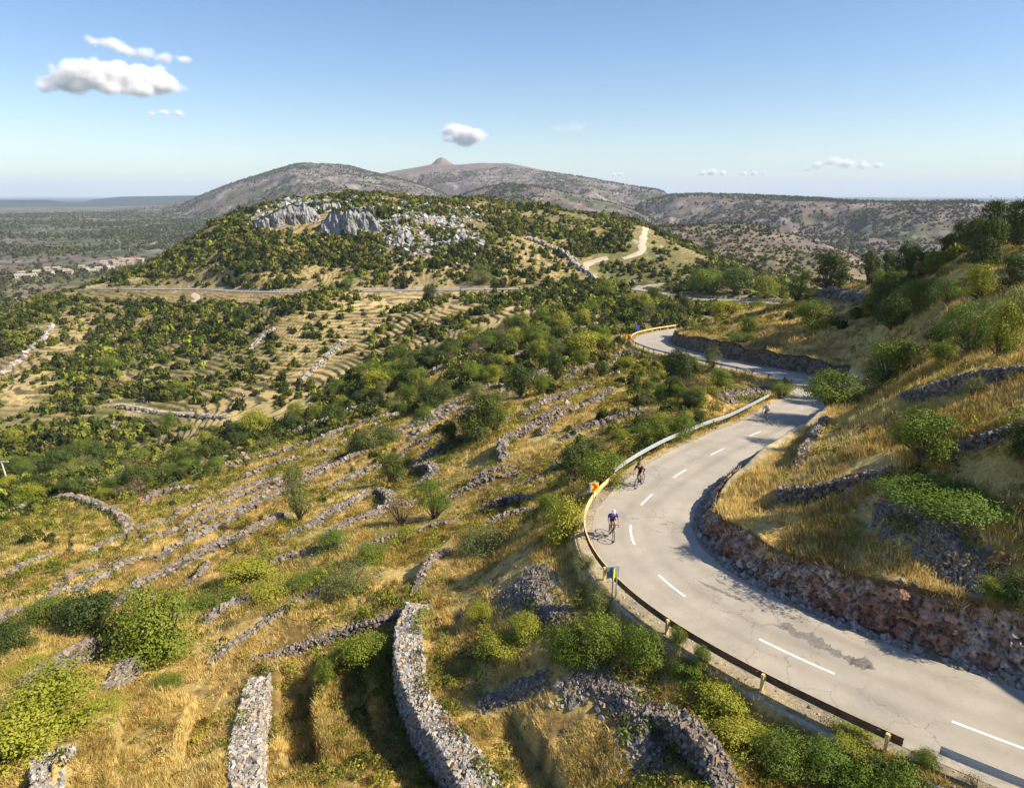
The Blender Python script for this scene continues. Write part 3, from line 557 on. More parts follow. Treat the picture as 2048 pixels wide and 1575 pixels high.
def build_wall(L, width, h, label, name='dry_stone_wall', tone=None):
    L = L.copy(); t_, n_ = frame(L); heap = name != 'dry_stone_wall'; tone = tone or ((0.36, 0.335, 0.30) if width > 1.0 and not heap else (0.235, 0.205, 0.175)); rm = float(np.hypot(L[:, 0], L[:, 1]).mean())
    s = np.concatenate([[0], np.cumsum(np.linalg.norm(np.diff(L[:, :2], axis=0), axis=1))]); Ln = s[-1]
    zc = zat(L[:, 0] , L[:, 1]); zl = zat(L[:, 0] - n_[:, 0] * width * .6, L[:, 1] - n_[:, 1] * width * .6); zr = zat(L[:, 0] + n_[:, 0] * width * .6, L[:, 1] + n_[:, 1] * width * .6)
    hi = zc
    for o_ in (-.75, -.5, -.3, .3, .5, .75): hi = np.maximum(hi, zat(L[:, 0] + n_[:, 0] * width * o_, L[:, 1] + n_[:, 1] * width * o_))
    hi = smooth(hi, 4) ; lo = np.minimum(zl, zr) - 0.15
    top = hi + h * (0.9 + 0.45 * fbm(s / 2.0, s * 0 + rm, 3, 70)) * (1 if width < 1.2 else .7) * np.clip(np.minimum(s, Ln - s) / 2.2 + 0.05, 0.0, 1)
    ww = width * (0.85 + 0.35 * fbm(s / 4, s * 0 + rm + 5, 2, 71))
    hwid = ww / 2
    core = []
    for o_, zz in ((-1.08, lo), (-0.93, top - .1), (0.93, top - .1), (1.08, lo)):
        core.append(np.stack([L[:, 0] + n_[:, 0] * hwid * o_, L[:, 1] + n_[:, 1] * hwid * o_, zz], -1))
    rows = np.stack(core, 1); V = rows.reshape(-1, 3); i = np.arange(len(L) - 1)[:, None] * 4; j = np.array([0, 1, 2])[None]
    Fq = np.stack([i + j, i + j + 1, i + 4 + j + 1, i + 4 + j], -1).reshape(-1, 4)
    parts = [] if heap else [(V, Fq, np.tile(np.array(tone)[None] * 0.35, (len(V), 1)))]
    sz = max(0.105, rm * 0.0030)
    per = width + (np.maximum(top - lo, .2)).mean() * 2
    N = int(min(22000, Ln * per / (sz * sz) * 1.15)) + 8
    ks = rng.random(N) * (len(L) - 1); c_ = rng.random(N) * per; li = np.arange(len(L)); gi = lambda A: np.interp(ks, li, A)
    hw_ = gi(hwid); tp = gi(top); lw = gi(lo); side = np.where(c_ < width, 0, np.where(c_ < width + (per - width) / 2, -1, 1))
    o_ = np.where(side == 0, rng.uniform(-1, 1, N), side * 1.0) ; zz = np.where(side == 0, tp - 0.04, lw + (tp - lw) * rng.random(N))
    o_ = np.where(side != 0, o_ * (1 + 0.08 * (tp - zz) / np.maximum(tp - lw, .1)), o_)
    if heap:
        o_ = np.clip(rng.normal(0, .62, N), -1.7, 1.7); hw_ = hw_ * (1 + .5 * fbm(ks / 3, ks * 0, 3, 75)); gx_ = gi(L[:, 0]) + gi(n_[:, 0]) * hw_ * o_; gy_ = gi(L[:, 1]) + gi(n_[:, 1]) * hw_ * o_
        rws = []
        for q_ in (-1.3, -.6, 0, .6, 1.3): X_ = L[:, 0] + n_[:, 0] * hwid * q_; Y_ = L[:, 1] + n_[:, 1] * hwid * q_; rws.append(np.stack([X_, Y_, zat(X_, Y_) - .12 + h * .55 * math.exp(-q_ * q_ * 1.6)], -1))
        R_ = np.stack(rws, 1); V_ = R_.reshape(-1, 3); i_ = np.arange(len(L) - 1)[:, None] * 5; j_ = np.arange(4)[None]; parts.append((V_, np.stack([i_ + j_, i_ + j_ + 1, i_ + 6 + j_, i_ + 5 + j_], -1).reshape(-1, 4), np.tile(np.array(tone)[None] * .5, (len(V_), 1))))
        en = np.clip(np.minimum(ks, len(L) - 1 - ks) / 5, .15, 1); zz = zat(gx_, gy_) + h * en * np.exp(-o_ ** 2 * 1.6) * (.7 + .8 * fbm(gx_ / 1.2, gy_ / 1.2, 3, 76)) * rng.uniform(.75, 1, N)
        parts.append(stones(np.stack([gx_, gy_, zz], -1) + rng.normal(0, sz * .2, (N, 3)), sz * rng.lognormal(0, .35, N), tone)); V, Fq, Cc = join(parts); o = mobj(name, np_mesh(name, V, Fq, 4, M_stone, Cc)); return tag(o, label, 'rubble heap', None, 'thing')
    Pp = np.stack([gi(L[:, 0]) + gi(n_[:, 0]) * hw_ * o_, gi(L[:, 1]) + gi(n_[:, 1]) * hw_ * o_, zz], -1) + rng.normal(0, sz * 0.13, (N, 3))
    parts.append(stones(Pp, sz * rng.lognormal(0, .42, N) * np.where(rng.random(N) < .05, 1.9, 1), tone))
    V, Fq, Cc = join(parts); o = mobj(name, np_mesh(name, V, Fq, 4, M_stone, Cc)); return tag(o, label, 'stone wall' if name == 'dry_stone_wall' else 'rubble heap', None, 'thing')
for w_, L in zip(WALLS, wall_lines):
    build_wall(L, w_[2], w_[3], w_[0])
print('walls done')
# ------------------------------------------------------------ rubble heaps
HEAPS = []
for lab, pts, wd, hh in [
 ('grey rubble heap with dead branches, left of the lower road sign', [(1040,1160),(1070,1195),(1100,1230),(1135,1262)], 1.9, 0.55),
 ('low dark rubble heap in the foreground grass right of the curved wall', [(955,1408),(1000,1392),(1050,1378),(1085,1362)], 1.0, 0.35),
 ('shaded rubble heap under the foreground bushes', [(1150,1345),(1200,1360),(1245,1400),(1290,1470),(1320,1540)], 1.3, 0.3),
 ('wide rubble heap below the upper bend of the road', [(1205,722),(1240,716),(1285,704)], 4.6, 0.7),
 ('rubble heap behind the green guardrail bushes, below the upper road', [(1440,800),(1480,792),(1526,776)], 2.4, 0.6),
 ('dark rubble heap spilling down the right slope beside the green mound', [(1750,1025),(1802,1013),(1862,1050),(1891,1100),(1935,1145),(1993,1180)], 1.5, 0.4),
 ('small pale rubble heap above the cutting on the right slope', [(1760,1062),(1790,1068)], 0.6, 0.2)]:
    hL = trace(pts); HEAPS.append((hL, wd)); build_wall(hL, wd, hh, lab, 'rubble_heap')
# ------------------------------------------------------------ rock cutting beside the road
M_rock = attr_mat('cut_limestone', 0.9, ((0.7, .2), (6, .35), (28, .3)), (14, 0.05, 0.9))
def worley(px_, py_, seed):
    ix, iy = np.floor(px_), np.floor(py_); b1 = np.full(px_.shape, 9.); b2 = b1.copy(); va = b1 * 0
    for a in (-1, 0, 1):
        for c_ in (-1, 0, 1):
            cx_, cy_ = ix + a, iy + c_; dd = (cx_ + _h(cx_, cy_, seed) - px_) ** 2 + (cy_ + _h(cx_, cy_, seed + 9) - py_) ** 2; nv = _h(cx_, cy_, seed + 20); m = dd < b1; b2 = np.where(m, b1, np.minimum(b2, dd)); va = np.where(m, nv, va); b1 = np.where(m, dd, b1)
    return va, np.sqrt(b2) - np.sqrt(b1)
def rock_cut(s0, s1, label, step, nr=26, red=1.0, tone=1.0):
    s = np.arange(s0, s1, step); t_ = np.linspace(0, 1, nr)
    bk = np.interp(s, RS, RC[:, 3]); hr_ = np.interp(s, RS, RC[:, 5])
    base = at_s(s); k = np.interp(s, RS, np.arange(len(RS)))
    nx = np.interp(k, np.arange(len(RS)), RN[:, 0]); ny = np.interp(k, np.arange(len(RS)), RN[:, 1])
    o0 = hr_ + 0.38 + 0.1 * bk; o1 = o0 + 0.25 + 0.2 * bk
    topo = zat(base[:, 0] + nx * (o1 + .55), base[:, 1] + ny * (o1 + .55))
    o = o0[:, None] + (o1 - o0)[:, None] * (t_[None] ** 1.3)
    zz = (base[:, 2] - 0.15)[:, None] + (topo - base[:, 2] + 0.17)[:, None] * t_[None]
    S = s[:, None] + 0 * o
    d1 = 1 - np.abs(fbm(S / 2.1, zz / 1.2, 4, 81)) * 2; d2 = fbm(S / 0.5, zz / 0.4 + S * .3, 4, 82, 0.6)
    o = o - (0.30 * (d1 - 0.55) + 0.20 * d2) * np.sin(np.pi * np.clip(t_ * 0.93 + 0.06, 0, 1))[None] ** .6
    wx, wy = S + .25 * fbm(S / .6, zz / .6, 3, 93), zz + .2 * fbm(S / .5, zz / .5, 3, 94); fa, fe = worley(wx / .46 + zz * .35, wy / .27, 501); fb_, fe2 = worley(wx / .17, wy / .13 + S * .2, 502)
    crack = np.maximum(1 - sstep(0.0, .10, fe), .6 * (1 - sstep(0, .09, fe2))); env = np.sin(np.pi * np.clip(t_ * 0.93 + 0.06, 0, 1))[None] ** .4; o = o - ((fa - .5) * .24 + (fb_ - .5) * .12 - crack * .10) * env
    along = 0.06 * fbm(S / 0.4, zz / 0.4, 2, 83)
    X = base[:, 0, None] + nx[:, None] * o + ny[:, None] * along; Y = base[:, 1, None] + ny[:, None] * o - nx[:, None] * along
    cc = np.zeros(X.shape + (3,)) + C3(0.38, 0.29, 0.23)
    cc = mx(cc, C3(0.42, 0.37, 0.325), sstep(0.05, .5, fbm(S / 1.3, zz * 1.2, 3, 84)))
    rd_ = fbm(S / 0.55 + zz * .8, zz / 1.1 - S * .5, 5, 85, .6) + 0.45 * fbm(S / 6, S * 0, 2, 86) - 0.02
    cc = mx(cc, C3(0.25, 0.10, 0.05), sstep(0.05, 0.4, rd_) * red * .75)
    cc = mx(cc, C3(0.10, 0.075, 0.05), sstep(0.25, 0.5, fbm(S / .35, zz / .25, 3, 87)) * 0.8)
    cc = cc * (.72 + .55 * fa[..., None]) * (.85 + .3 * fb_[..., None]); cc = mx(cc, C3(.06, .04, .028), crack * .85)
    cc = mx(cc, C3(0.13, 0.085, 0.04), sstep(0.86, 0.97, t_[None] + 0.12 * fbm(S / .6, S * 0 + 3, 3, 88)))
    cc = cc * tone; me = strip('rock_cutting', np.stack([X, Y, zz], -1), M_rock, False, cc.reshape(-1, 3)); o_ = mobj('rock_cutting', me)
    tag(o_, label, 'rock face', None, 'structure')
sA = s_of(1345, 955); sB = s_of(1630, 765)
rock_cut(RS[0] + 0.5, sA + 3, 'red and white rock cutting along the inside of the lower bend', 0.075, 40)
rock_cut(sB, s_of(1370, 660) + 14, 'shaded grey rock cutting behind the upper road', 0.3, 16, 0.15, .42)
# loose stones at the foot of the cuttings and on the verge
def verge(s0, s1, n_, size, side, o0, o1, tone):
    s = rng.uniform(s0, s1, n_); off = (np.interp(s, RS, RC[:, 5 if side > 0 else 4]) + rng.uniform(o0, o1, n_)) * side
    Pq = at_s(s, 0.0); k = np.interp(s, RS, np.arange(len(RS))); i = np.arange(len(RS))
    x = Pq[:, 0] + np.interp(k, i, RN[:, 0]) * off; y = Pq[:, 1] + np.interp(k, i, RN[:, 1]) * off
    return stones(np.column_stack([x, y, zat(x, y) + size * 0.1]), size * rng.lognormal(0, .5, n_), tone, .3)
parts = [verge(0, sA + 12, 2600, 0.075, 1, 0.0, 0.6, (0.34, .30, .26)), verge(0, sA + 8, 500, 0.16, 1, 0.2, 0.7, (0.33, .29, .26)), verge(0, sA + 50, 1500, 0.05, -1, 0.0, 1.2, (0.38, .33, .26)),
         verge(sB, sB + 70, 500, 0.14, 1, 0.1, 1.0, (0.33, .30, .27))]
V, Fq, Cc = join(parts); tag(mobj('gravel', np_mesh('gravel', V, Fq, 4, M_stone, Cc)), kind='stuff')
# dark tar stains on the asphalt
M_tar = simple('tar_stain', (0.20, 0.18, 0.155), 0.85, 0, 0.35, 9)
def so_of(u, v):
    x, y, z_, r_ = hit(u, v); d, k = poly_dist(np.array([x]), np.array([y]), RC[:1200]); return np.interp(k[0], np.arange(len(RS)), RS), d[0]
for pts, wd in [([(1548,1253),(1590,1268),(1640,1290),(1690,1318),(1750,1342)], .30), ([(1560,1250),(1585,1262)], .25), ([(1395,1163),(1430,1180),(1465,1195),(1500,1212)], .14), ([(1432,1160),(1450,1172)], .12),
                ([(1308,1046),(1320,1052),(1335,1050)], .18), ([(1310,1064),(1325,1068)], .1), ([(1335,1097),(1345,1102),(1360,1100)], .1), ([(1352,1120),(1366,1124)], .08), ([(1700,1322),(1745,1338)], .3)]:
    q = np.array([so_of(*p) for p in pts]); q = q[np.argsort(q[:, 0])]; s = np.linspace(q[0, 0], q[-1, 0], max(10, int((q[-1, 0] - q[0, 0]) / 0.03))); o = np.interp(s, q[:, 0], q[:, 1])
    tt = np.linspace(0, 1, len(s)); en = np.sin(np.pi * tt) ** .5
    a = o - wd * en * (.8 + 1.9 * fbm(s / .5, s * 0 + 1 + wd, 6, 91, .75)); b_ = o + wd * en * (.8 + 1.9 * fbm(s / .45, s * 0 + 8, 6, 92, .75)); b_ = np.maximum(b_, a + .01)
    rows = np.stack([at_s(s, 0.0, 0.016)] * 2, 1); k = np.interp(s, RS, np.arange(len(RS))); i = np.arange(len(RS)); nx = np.interp(k, i, RN[:, 0]); ny = np.interp(k, i, RN[:, 1])
    for j, oo in ((0, a), (1, b_)): rows[:, j, 0] += nx * oo; rows[:, j, 1] += ny * oo
    tag(mobj('road_surface_stain', strip('road_surface_stain', rows, M_tar)), kind='structure')
# ------------------------------------------------------------ guardrails
M_steel = simple('galvanised_steel', (0.44, 0.47, 0.49), 0.45, 0.5, 0.12, 3); M_yel = simple('yellow_guardrail_paint', (0.66, 0.47, 0.20), 0.5, 0.0, 0.12, 3)
M_back = simple('shaded_back', (.13, .08, .045), .8, 0, .4, 2); M_postb = simple('dark_steel', (0.20, 0.21, 0.23), 0.5, 0.4)  # M_back: shade on the beam's outer face, put into its dark brown colour
PROF = [(-0.155,0.0),(-0.13,0.04),(-0.09,0.08),(-0.05,0.08),(-0.015,0.02),(0.015,0.02),(0.05,0.08),(0.09,0.08),(0.13,0.04),(0.155,0.0)]
M_rf = simple('reflector_plastic', (.85, .83, .78), .3); M_far = simple('bright_galvanised_steel', (.72, .72, .70), .7)
def box_v(w, d, h, z0=0.0):
    return [(x * w / 2, y * d / 2, z_) for z_ in (z0, z0 + h) for x, y in ((-1, -1), (1, -1), (1, 1), (-1, 1))], [(0,3,2,1),(4,5,6,7),(0,1,5,4),(1,2,6,5),(2,3,7,6),(3,0,4,7)]
def bmo(name, geo, mat, parent=None, smooth_=False):
    """geo: list of (verts, faces)"""
    me = bpy.data.meshes.new(name); V = []; Fs = []
    for v, f in geo: k = len(V); V += [tuple(p) for p in v]; Fs += [tuple(i + k for i in q) for q in f]
    me.from_pydata(V, [], Fs); me.materials.append(mat); me.update()
    if smooth_: me.polygons.foreach_set('use_smooth', [True] * len(me.polygons))
    return mobj(name, me, parent)
def guardrail(s0, s1, off, label, mat, mpost, hgt=0.75, step=0.35, pg=4.0):
    root = empty('guardrail'); tag(root, label, 'guardrail', None)
    s = np.linspace(s0, s1, max(3, int((s1 - s0) / step))); k = np.interp(s, RS, np.arange(len(RS))); i = np.arange(len(RS))
    nx = np.interp(k, i, RN[:, 0]); ny = np.interp(k, i, RN[:, 1]); o = -(np.interp(s, RS, RC[:, 4]) + off); base = at_s(s); lean = 0.03 * np.sin(s * .7)
    prof = [(a, b + .0) for a, b in PROF] + [(a, b - .012) for a, b in PROF[::-1]]
    rows = []
    for a, b in prof:
        oo = o + b
        rows.append(np.stack([base[:, 0] + nx * oo, base[:, 1] + ny * oo, base[:, 2] + hgt - 0.155 + a + lean * .3], -1))
    rows = np.stack(rows, 1); npf = len(PROF); be = strip('beam', rows[:, :npf], mat, False, None, True); mobj('beam', be, root)
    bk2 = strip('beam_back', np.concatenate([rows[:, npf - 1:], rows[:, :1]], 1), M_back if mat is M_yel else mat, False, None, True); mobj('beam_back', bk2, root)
    ps = np.arange(s0 + 0.4, s1 - 0.2, pg); pv, pf = box_v(0.12, 0.10, hgt + 0.75, -0.75)
    for q in ps:
        c_ = at_s(q, -(hw(q, -1) + off + 0.11)).reshape(3); a = np.interp(q, RS, np.arange(len(RS))); ia = int(a)
        post = bmo('post', [(pv, pf)], mpost, root); post.location = c_; post.rotation_euler = (0, 0, math.atan2(RN[ia, 1], RN[ia, 0]))
        if pg < 5: bmo('reflector', [([(a + .16, b + .3, c) for a, b, c in box_v(.03, .09, .05, hgt - .17)[0]], pf)], M_rf, post)
        bl = bmo('spacer', [box_v(0.10, 0.16, 0.22, hgt - 0.28)], mpost, post); bl.location = (0.075, 0, 0)
    root.location = (0, 0, 0); return root
s_st = so_of(1868, 1545)[0]; s_end = so_of(1262, 968)[0]; sC = s_of(1600, 812)
guardrail(0.2, s_st, 0.15, 'steel guardrail in the lower right corner with a rounded end and bright rivets', M_steel, M_steel)
guardrail(s_st + 0.9, s_end - 0.6, 0.45, 'yellow painted guardrail curving round the outside of the near bend', M_yel, M_yel, 0.68)
guardrail(s_end, sC + 1.0, 0.75, 'pale grey steel guardrail on the straight stretch behind the cyclist in black', M_steel, M_postb)
s_u = s_of(1305, 692)
guardrail(sB - 3, s_u, 0.6, 'grey steel guardrail along the upper stretch of road', M_steel, M_postb, 0.75, .6)
guardrail(s_u + .5, s_of(1360, 661) + 14, 0.6, 'yellow painted guardrail round the distant upper bend', M_yel, M_yel, 0.75, .6)
guardrail(s_of(1560, 607) , s_of(1390, 597), 0.6, 'steel guardrail of the road stretch behind the right spur', M_steel, M_postb, 0.8, 1.5) if False else None
guardrail(s_of(1120, 576), s_of(186, 577), 0.5, 'thin pale guardrail line along the level road across the far hill', M_far, M_far, 0.85, 1.2, 12.0)
# concrete ledge outside the near guardrail
M_conc = simple('weathered_concrete', (0.40, 0.37, 0.32), 0.9, 0, 0.3, 5)
s = np.arange(0.2, s_of(1262, 1060), 0.4); hl_ = np.interp(s, RS, RC[:, 4])
k = np.interp(s, RS, np.arange(len(RS))); i = np.arange(len(RS)); nx = np.interp(k, i, RN[:, 0]); ny = np.interp(k, i, RN[:, 1]); base = at_s(s)
rows = []
for o_, z_ in ((0.62, -0.9), (0.62, -0.085), (0.65, -0.06), (0.93, -0.07), (0.96, -0.1), (1.0, -1.1)):
    oo = -(hl_ + o_) + 0.03 * fbm(s / .8, s * 0 + o_, 2, 95); rows.append(np.stack([base[:, 0] + nx * oo, base[:, 1] + ny * oo, base[:, 2] + z_ ], -1))
tag(mobj('retaining_kerb', strip('retaining_kerb', np.stack(rows, 1), M_conc)), kind='structure')
# ------------------------------------------------------------ road signs
M_sy = simple('sign_yellow', (0.85, 0.78, 0.03), 0.4, 0, 0.05); M_sr = simple('sign_red', (0.75, 0.05, 0.02), 0.4, 0, 0.05); M_sb = simple('sign_back', (0.30, 0.38, 0.43), 0.5, 0.4); M_so = simple('sign_orange', (0.85, 0.40, 0.02), 0.4); M_blk = simple('black_paint', (0.02, 0.02, 0.02), 0.5); M_blue = simple('sign_blue', (0.12, 0.12, 0.6), 0.4)
def panel(root, rz, w, h, zc, chev=True, front=M_sy, mark=M_sr, off=0.06):
    """flat plate facing its local -Y with a chevron pointing to +X"""
    p = bmo('sign_panel', [([(x, y, z_) for z_ in (zc - h / 2, zc + h / 2) for x, y in ((-w/2, -off - .004), (w/2, -off - .004), (w/2, -off + .02), (-w/2, -off + .02))], box_v(1, 1, 1)[1])], M_sb, root); p.rotation_euler = (0, 0, rz)
    f = bmo('sign_face', [([(-w/2 + .01, -off - .009, zc - h/2 + .01), (w/2 - .01, -off - .009, zc - h/2 + .01), (w/2 - .01, -off - .009, zc + h/2 - .01), (-w/2 + .01, -off - .009, zc + h/2 - .01)], [(0, 1, 2, 3)])], front, p)
    if chev:
        a = w * 0.32; y = -off - .014; hh = h * .42
        v = [(-a, y, zc + hh), (-a + .5 * w * .75, y, zc + hh), (a + .06, y, zc), (-a + .5 * w * .75, y, zc - hh), (-a, y, zc - hh), (a - .5 * w * .6, y, zc)]
        bmo('chevron_mark', [(v, [(5, 2, 1, 0), (4, 3, 2, 5)])], mark, p)
def sign(u, v, label, rots, w=0.62, zc=1.35, post=1.7, gap=0.0, **kw):
    zz_ = 0.0 if v > 900 else -10.9; _, te_, hx_, hy_ = ray(u, v); r_ = (CZ - zz_) / -float(te_); x, y = float(hx_) * r_, float(hy_) * r_; z_ = zz_
    root = empty('road_sign', (x, y, z_)); tag(root, label, 'road sign')
    n_ = 10; vv = [(0.03 * math.cos(6.283 * i / n_), 0.03 * math.sin(6.283 * i / n_), z) for z in (-0.4, post) for i in range(n_)]
    ff = [(i, (i + 1) % n_, n_ + (i + 1) % n_, n_ + i) for i in range(n_)] + [tuple(range(n_, 2 * n_))]
    pp = [(vv, ff)]
    if gap: pp.append(([(a + gap, b - .05, c) for a, b, c in vv], ff))
    bmo('post', pp, M_steel, root)
    for rz, ch in rots: panel(root, rz, w, w, zc, ch, **kw)
    return root
sign(1186, 1012, 'yellow sign with a red chevron above the yellow guardrail, near the cyclist in blue', [(R(8), True), (R(-128), True)], 0.58, 1.25, 1.55)
sign(1224, 1196, 'sign seen from behind by the near guardrail, grey back and bare yellow panel', [(R(190), True), (R(72), False)], 0.56, 1.3, 1.6, 0.16)
sign(1256, 687, 'small orange and black chevron sign at the distant upper bend', [(R(10), True)], 1.0, 1.3, 1.7, front=M_so, mark=M_blk)
sign(1274, 668, 'tiny blue sign beside the distant upper bend', [(R(5), False)], 0.9, 1.5, 1.9, front=M_blue)
# ------------------------------------------------------------ utility pole
x, y, z_, r_ = hit(18, 968); px_m = r_ / F
root = empty('utility_pole', (x, y, z_)); tag(root, 'slim pale utility pole with a crossarm at the left edge', 'utility pole')
n_ = 10; H = 40 * px_m * 1.02; vv = [((0.24 - 0.1 * z) * math.cos(6.283 * i / n_) - z * .7, (0.24 - 0.1 * z) * math.sin(6.283 * i / n_), z * H - (1 - z) * 1) for z in (0, 1) for i in range(n_)]
bmo('pole', [(vv, [(i, (i + 1) % n_, n_ + (i + 1) % n_, n_ + i) for i in range(n_)] + [tuple(range(n_, 2 * n_))])], simple('pale_concrete', (.62, .58, .45), .8), root)
bv, bf = box_v(3.4, .22, .3, H - .1); bmo('crossarm', [([(a - .7, b, c) for a, b, c in bv], bf)], simple('pale_wood', (.55, .48, .36), .8), root)
for dx in (-2.1, -.7, .7): bmo('insulator', [([(a + dx, b, c) for a, b, c in box_v(.14, .14, .3, H + .2)[0]], bf)], M_sb, root)
print('furniture done')
# ------------------------------------------------------------ cyclists
M_tyre = simple('rubber', (.025, .025, .025), .7); M_alu = simple('aluminium', (.5, .5, .52), .35, .8); M_shoe = simple('shoe', (.55, .55, .55), .5); M_dark = simple('black_cloth', (.022, .022, .026), .8)
M_skin = simple('tanned_skin', (.42, .24, .15), .6, 0, .05); M_hair = simple('dark_hair', (.03, .02, .015), .8)
def tube(p, q, r1, r2=None, n_=8):
    r2 = r1 if r2 is None else r2; p = Vector(p); q = Vector(q); d = (q - p).normalized(); a = d.orthogonal().normalized(); b = d.cross(a); V = []
    for c_, r_ in ((p, r1), (q, r2)):
        for i in range(n_): t = 6.28318 * i / n_; V.append(c_ + (a * math.cos(t) + b * math.sin(t)) * r_)
    return V, [(i, (i + 1) % n_, n_ + (i + 1) % n_, n_ + i) for i in range(n_)] + [tuple(range(n_))[::-1], tuple(range(n_, 2 * n_))]
def torus(c, Rm, r_, n_=36, m=8, sx=1.0):
    V = []; Fs = []
    for i in range(n_):
        a = 6.28318 * i / n_
        for j in range(m):
            b = 6.28318 * j / m; rr_ = Rm + r_ * math.cos(b) * sx; V.append((c[0] + rr_ * math.cos(a), c[1] + r_ * math.sin(b), c[2] + rr_ * math.sin(a)))
            Fs.append((i * m + j, ((i + 1) % n_) * m + j, ((i + 1) % n_) * m + (j + 1) % m, i * m + (j + 1) % m))
    return V, Fs
def ellipsoid(c, r_, n_=14, m=10, z0=-1.0):
    V = []; Fs = []
    for j in range(m + 1):
        t = math.pi * j / m
        for i in range(n_):
            a = 6.28318 * i / n_; V.append((c[0] + r_[0] * math.sin(t) * math.cos(a), c[1] + r_[1] * math.sin(t) * math.sin(a), c[2] + r_[2] * max(z0, math.cos(t))))
    for j in range(m):
        for i in range(n_): Fs.append((j * n_ + i, (j + 1) * n_ + i, (j + 1) * n_ + (i + 1) % n_, j * n_ + (i + 1) % n_))
    return V, Fs
def skin(name, pts, edges, mat, parent, levels=2):
    """pts: {key: (x, y, z, radius)}; the first key is the root"""
    keys = list(pts); me = bpy.data.meshes.new(name); me.from_pydata([pts[k][:3] for k in keys], [(keys.index(a), keys.index(b)) for a, b in edges], []); me.materials.append(mat)
    o = mobj(name, me, parent); sk = o.modifiers.new('skin', 'SKIN'); sk.use_smooth_shade = True
    if not me.skin_vertices: me.attributes
    bm = bmesh.new(); bm.from_mesh(me); lay = bm.verts.layers.skin.verify(); bm.verts.ensure_lookup_table()
    for v, k in zip(bm.verts, keys): v[lay].radius = (pts[k][3], pts[k][4] if len(pts[k]) > 4 else pts[k][3]); v[lay].use_root = (k == keys[0])
    bm.to_mesh(me); bm.free(); ss_ = o.modifiers.new('sub', 'SUBSURF'); ss_.levels = levels; ss_.render_levels = levels
    return o
def bicycle(label, frame_col):
    root = empty('bicycle'); tag(root, label, 'bicycle'); Mf = simple('bicycle_paint', frame_col, .3, 0, .03)
    rw, fwx = (-0.42, 0, .34), (0.57, 0, .34)
    for c_ in (rw, fwx):
        w_ = bmo('wheel', [tube((c_[0], -.05, c_[2]), (c_[0], .05, c_[2]), .025)], M_alu, root)
        bmo('tyre', [torus(c_, .325, .016)], M_tyre, w_, True); bmo('rim', [torus(c_, .297, .012, 36, 6, 1.4)], M_blk, w_, True)
        sp = []
        for i in range(18):
            a = 6.28318 * i / 18; sp.append(tube((c_[0], .03 * (-1) ** i, c_[2]), (c_[0] + .3 * math.cos(a), 0, c_[2] + .3 * math.sin(a)), .0018, None, 4))
        bmo('spokes', sp, M_alu, w_)
    bb = (-.0, 0, .28); st = (-.14, 0, .78); hd = (.40, 0, .80); hl_ = (.44, 0, .66)
    bmo('frame', [tube(bb, st, .016), tube(st, hd, .016), tube(bb, hl_, .02), tube(hl_, hd, .019)] + [tube(bb, (rw[0], y, .34), .01) for y in (-.05, .05)] + [tube((st[0] + .02, 0, .72), (rw[0], y, .34), .009) for y in (-.05, .05)], Mf, root)
    bmo('fork', [tube(hl_, (.46, .05, .6), .014), tube(hl_, (.46, -.05, .6), .014), tube((.46, .05, .6), (.57, .05, .34), .012), tube((.46, -.05, .6), (.57, -.05, .34), .012)], M_blk, root)
    hb = [tube((.39, 0, .80), (.38, 0, .87), .014), tube((.38, 0, .87), (.49, 0, .88), .014), tube((.49, -.21, .88), (.49, .21, .88), .013)]
    for y in (-.21, .21): hb += [tube((.49, y, .88), (.58, y, .885), .013), tube((.58, y, .885), (.61, y, .82), .013), tube((.61, y, .82), (.55, y, .75), .012), tube((.55, y, .75), (.48, y, .75), .012), tube((.57, y, .88), (.60, y, .945), .017)]
    bmo('handlebar', hb, M_blk, root)
    sa, sf = ellipsoid((-.17, 0, .955), (.135, .065, .03)); bmo('saddle', [([(x, y * (1.3 if x < -.2 else .75), z) for x, y, z in sa], sf), tube(st, (-.18, 0, .94), .013)], M_blk, root, True)
    bmo('crankset', [tube((0, .05, .28), (0, .065, .28), .095, None, 20), tube((0, .07, .28), (.13, .09, .37), .012), tube((0, -.07, .28), (-.13, -.09, .19), .012), tube((.13, .08, .37), (.13, .15, .37), .02), tube((-.13, -.08, .19), (-.13, -.15, .19), .02)], M_blk, root)
    bmo('bottle', [tube((.10, 0, .40), (.17, 0, .56), .035)], simple('bottle_plastic', (.6, .6, .6), .4), root)
    return root
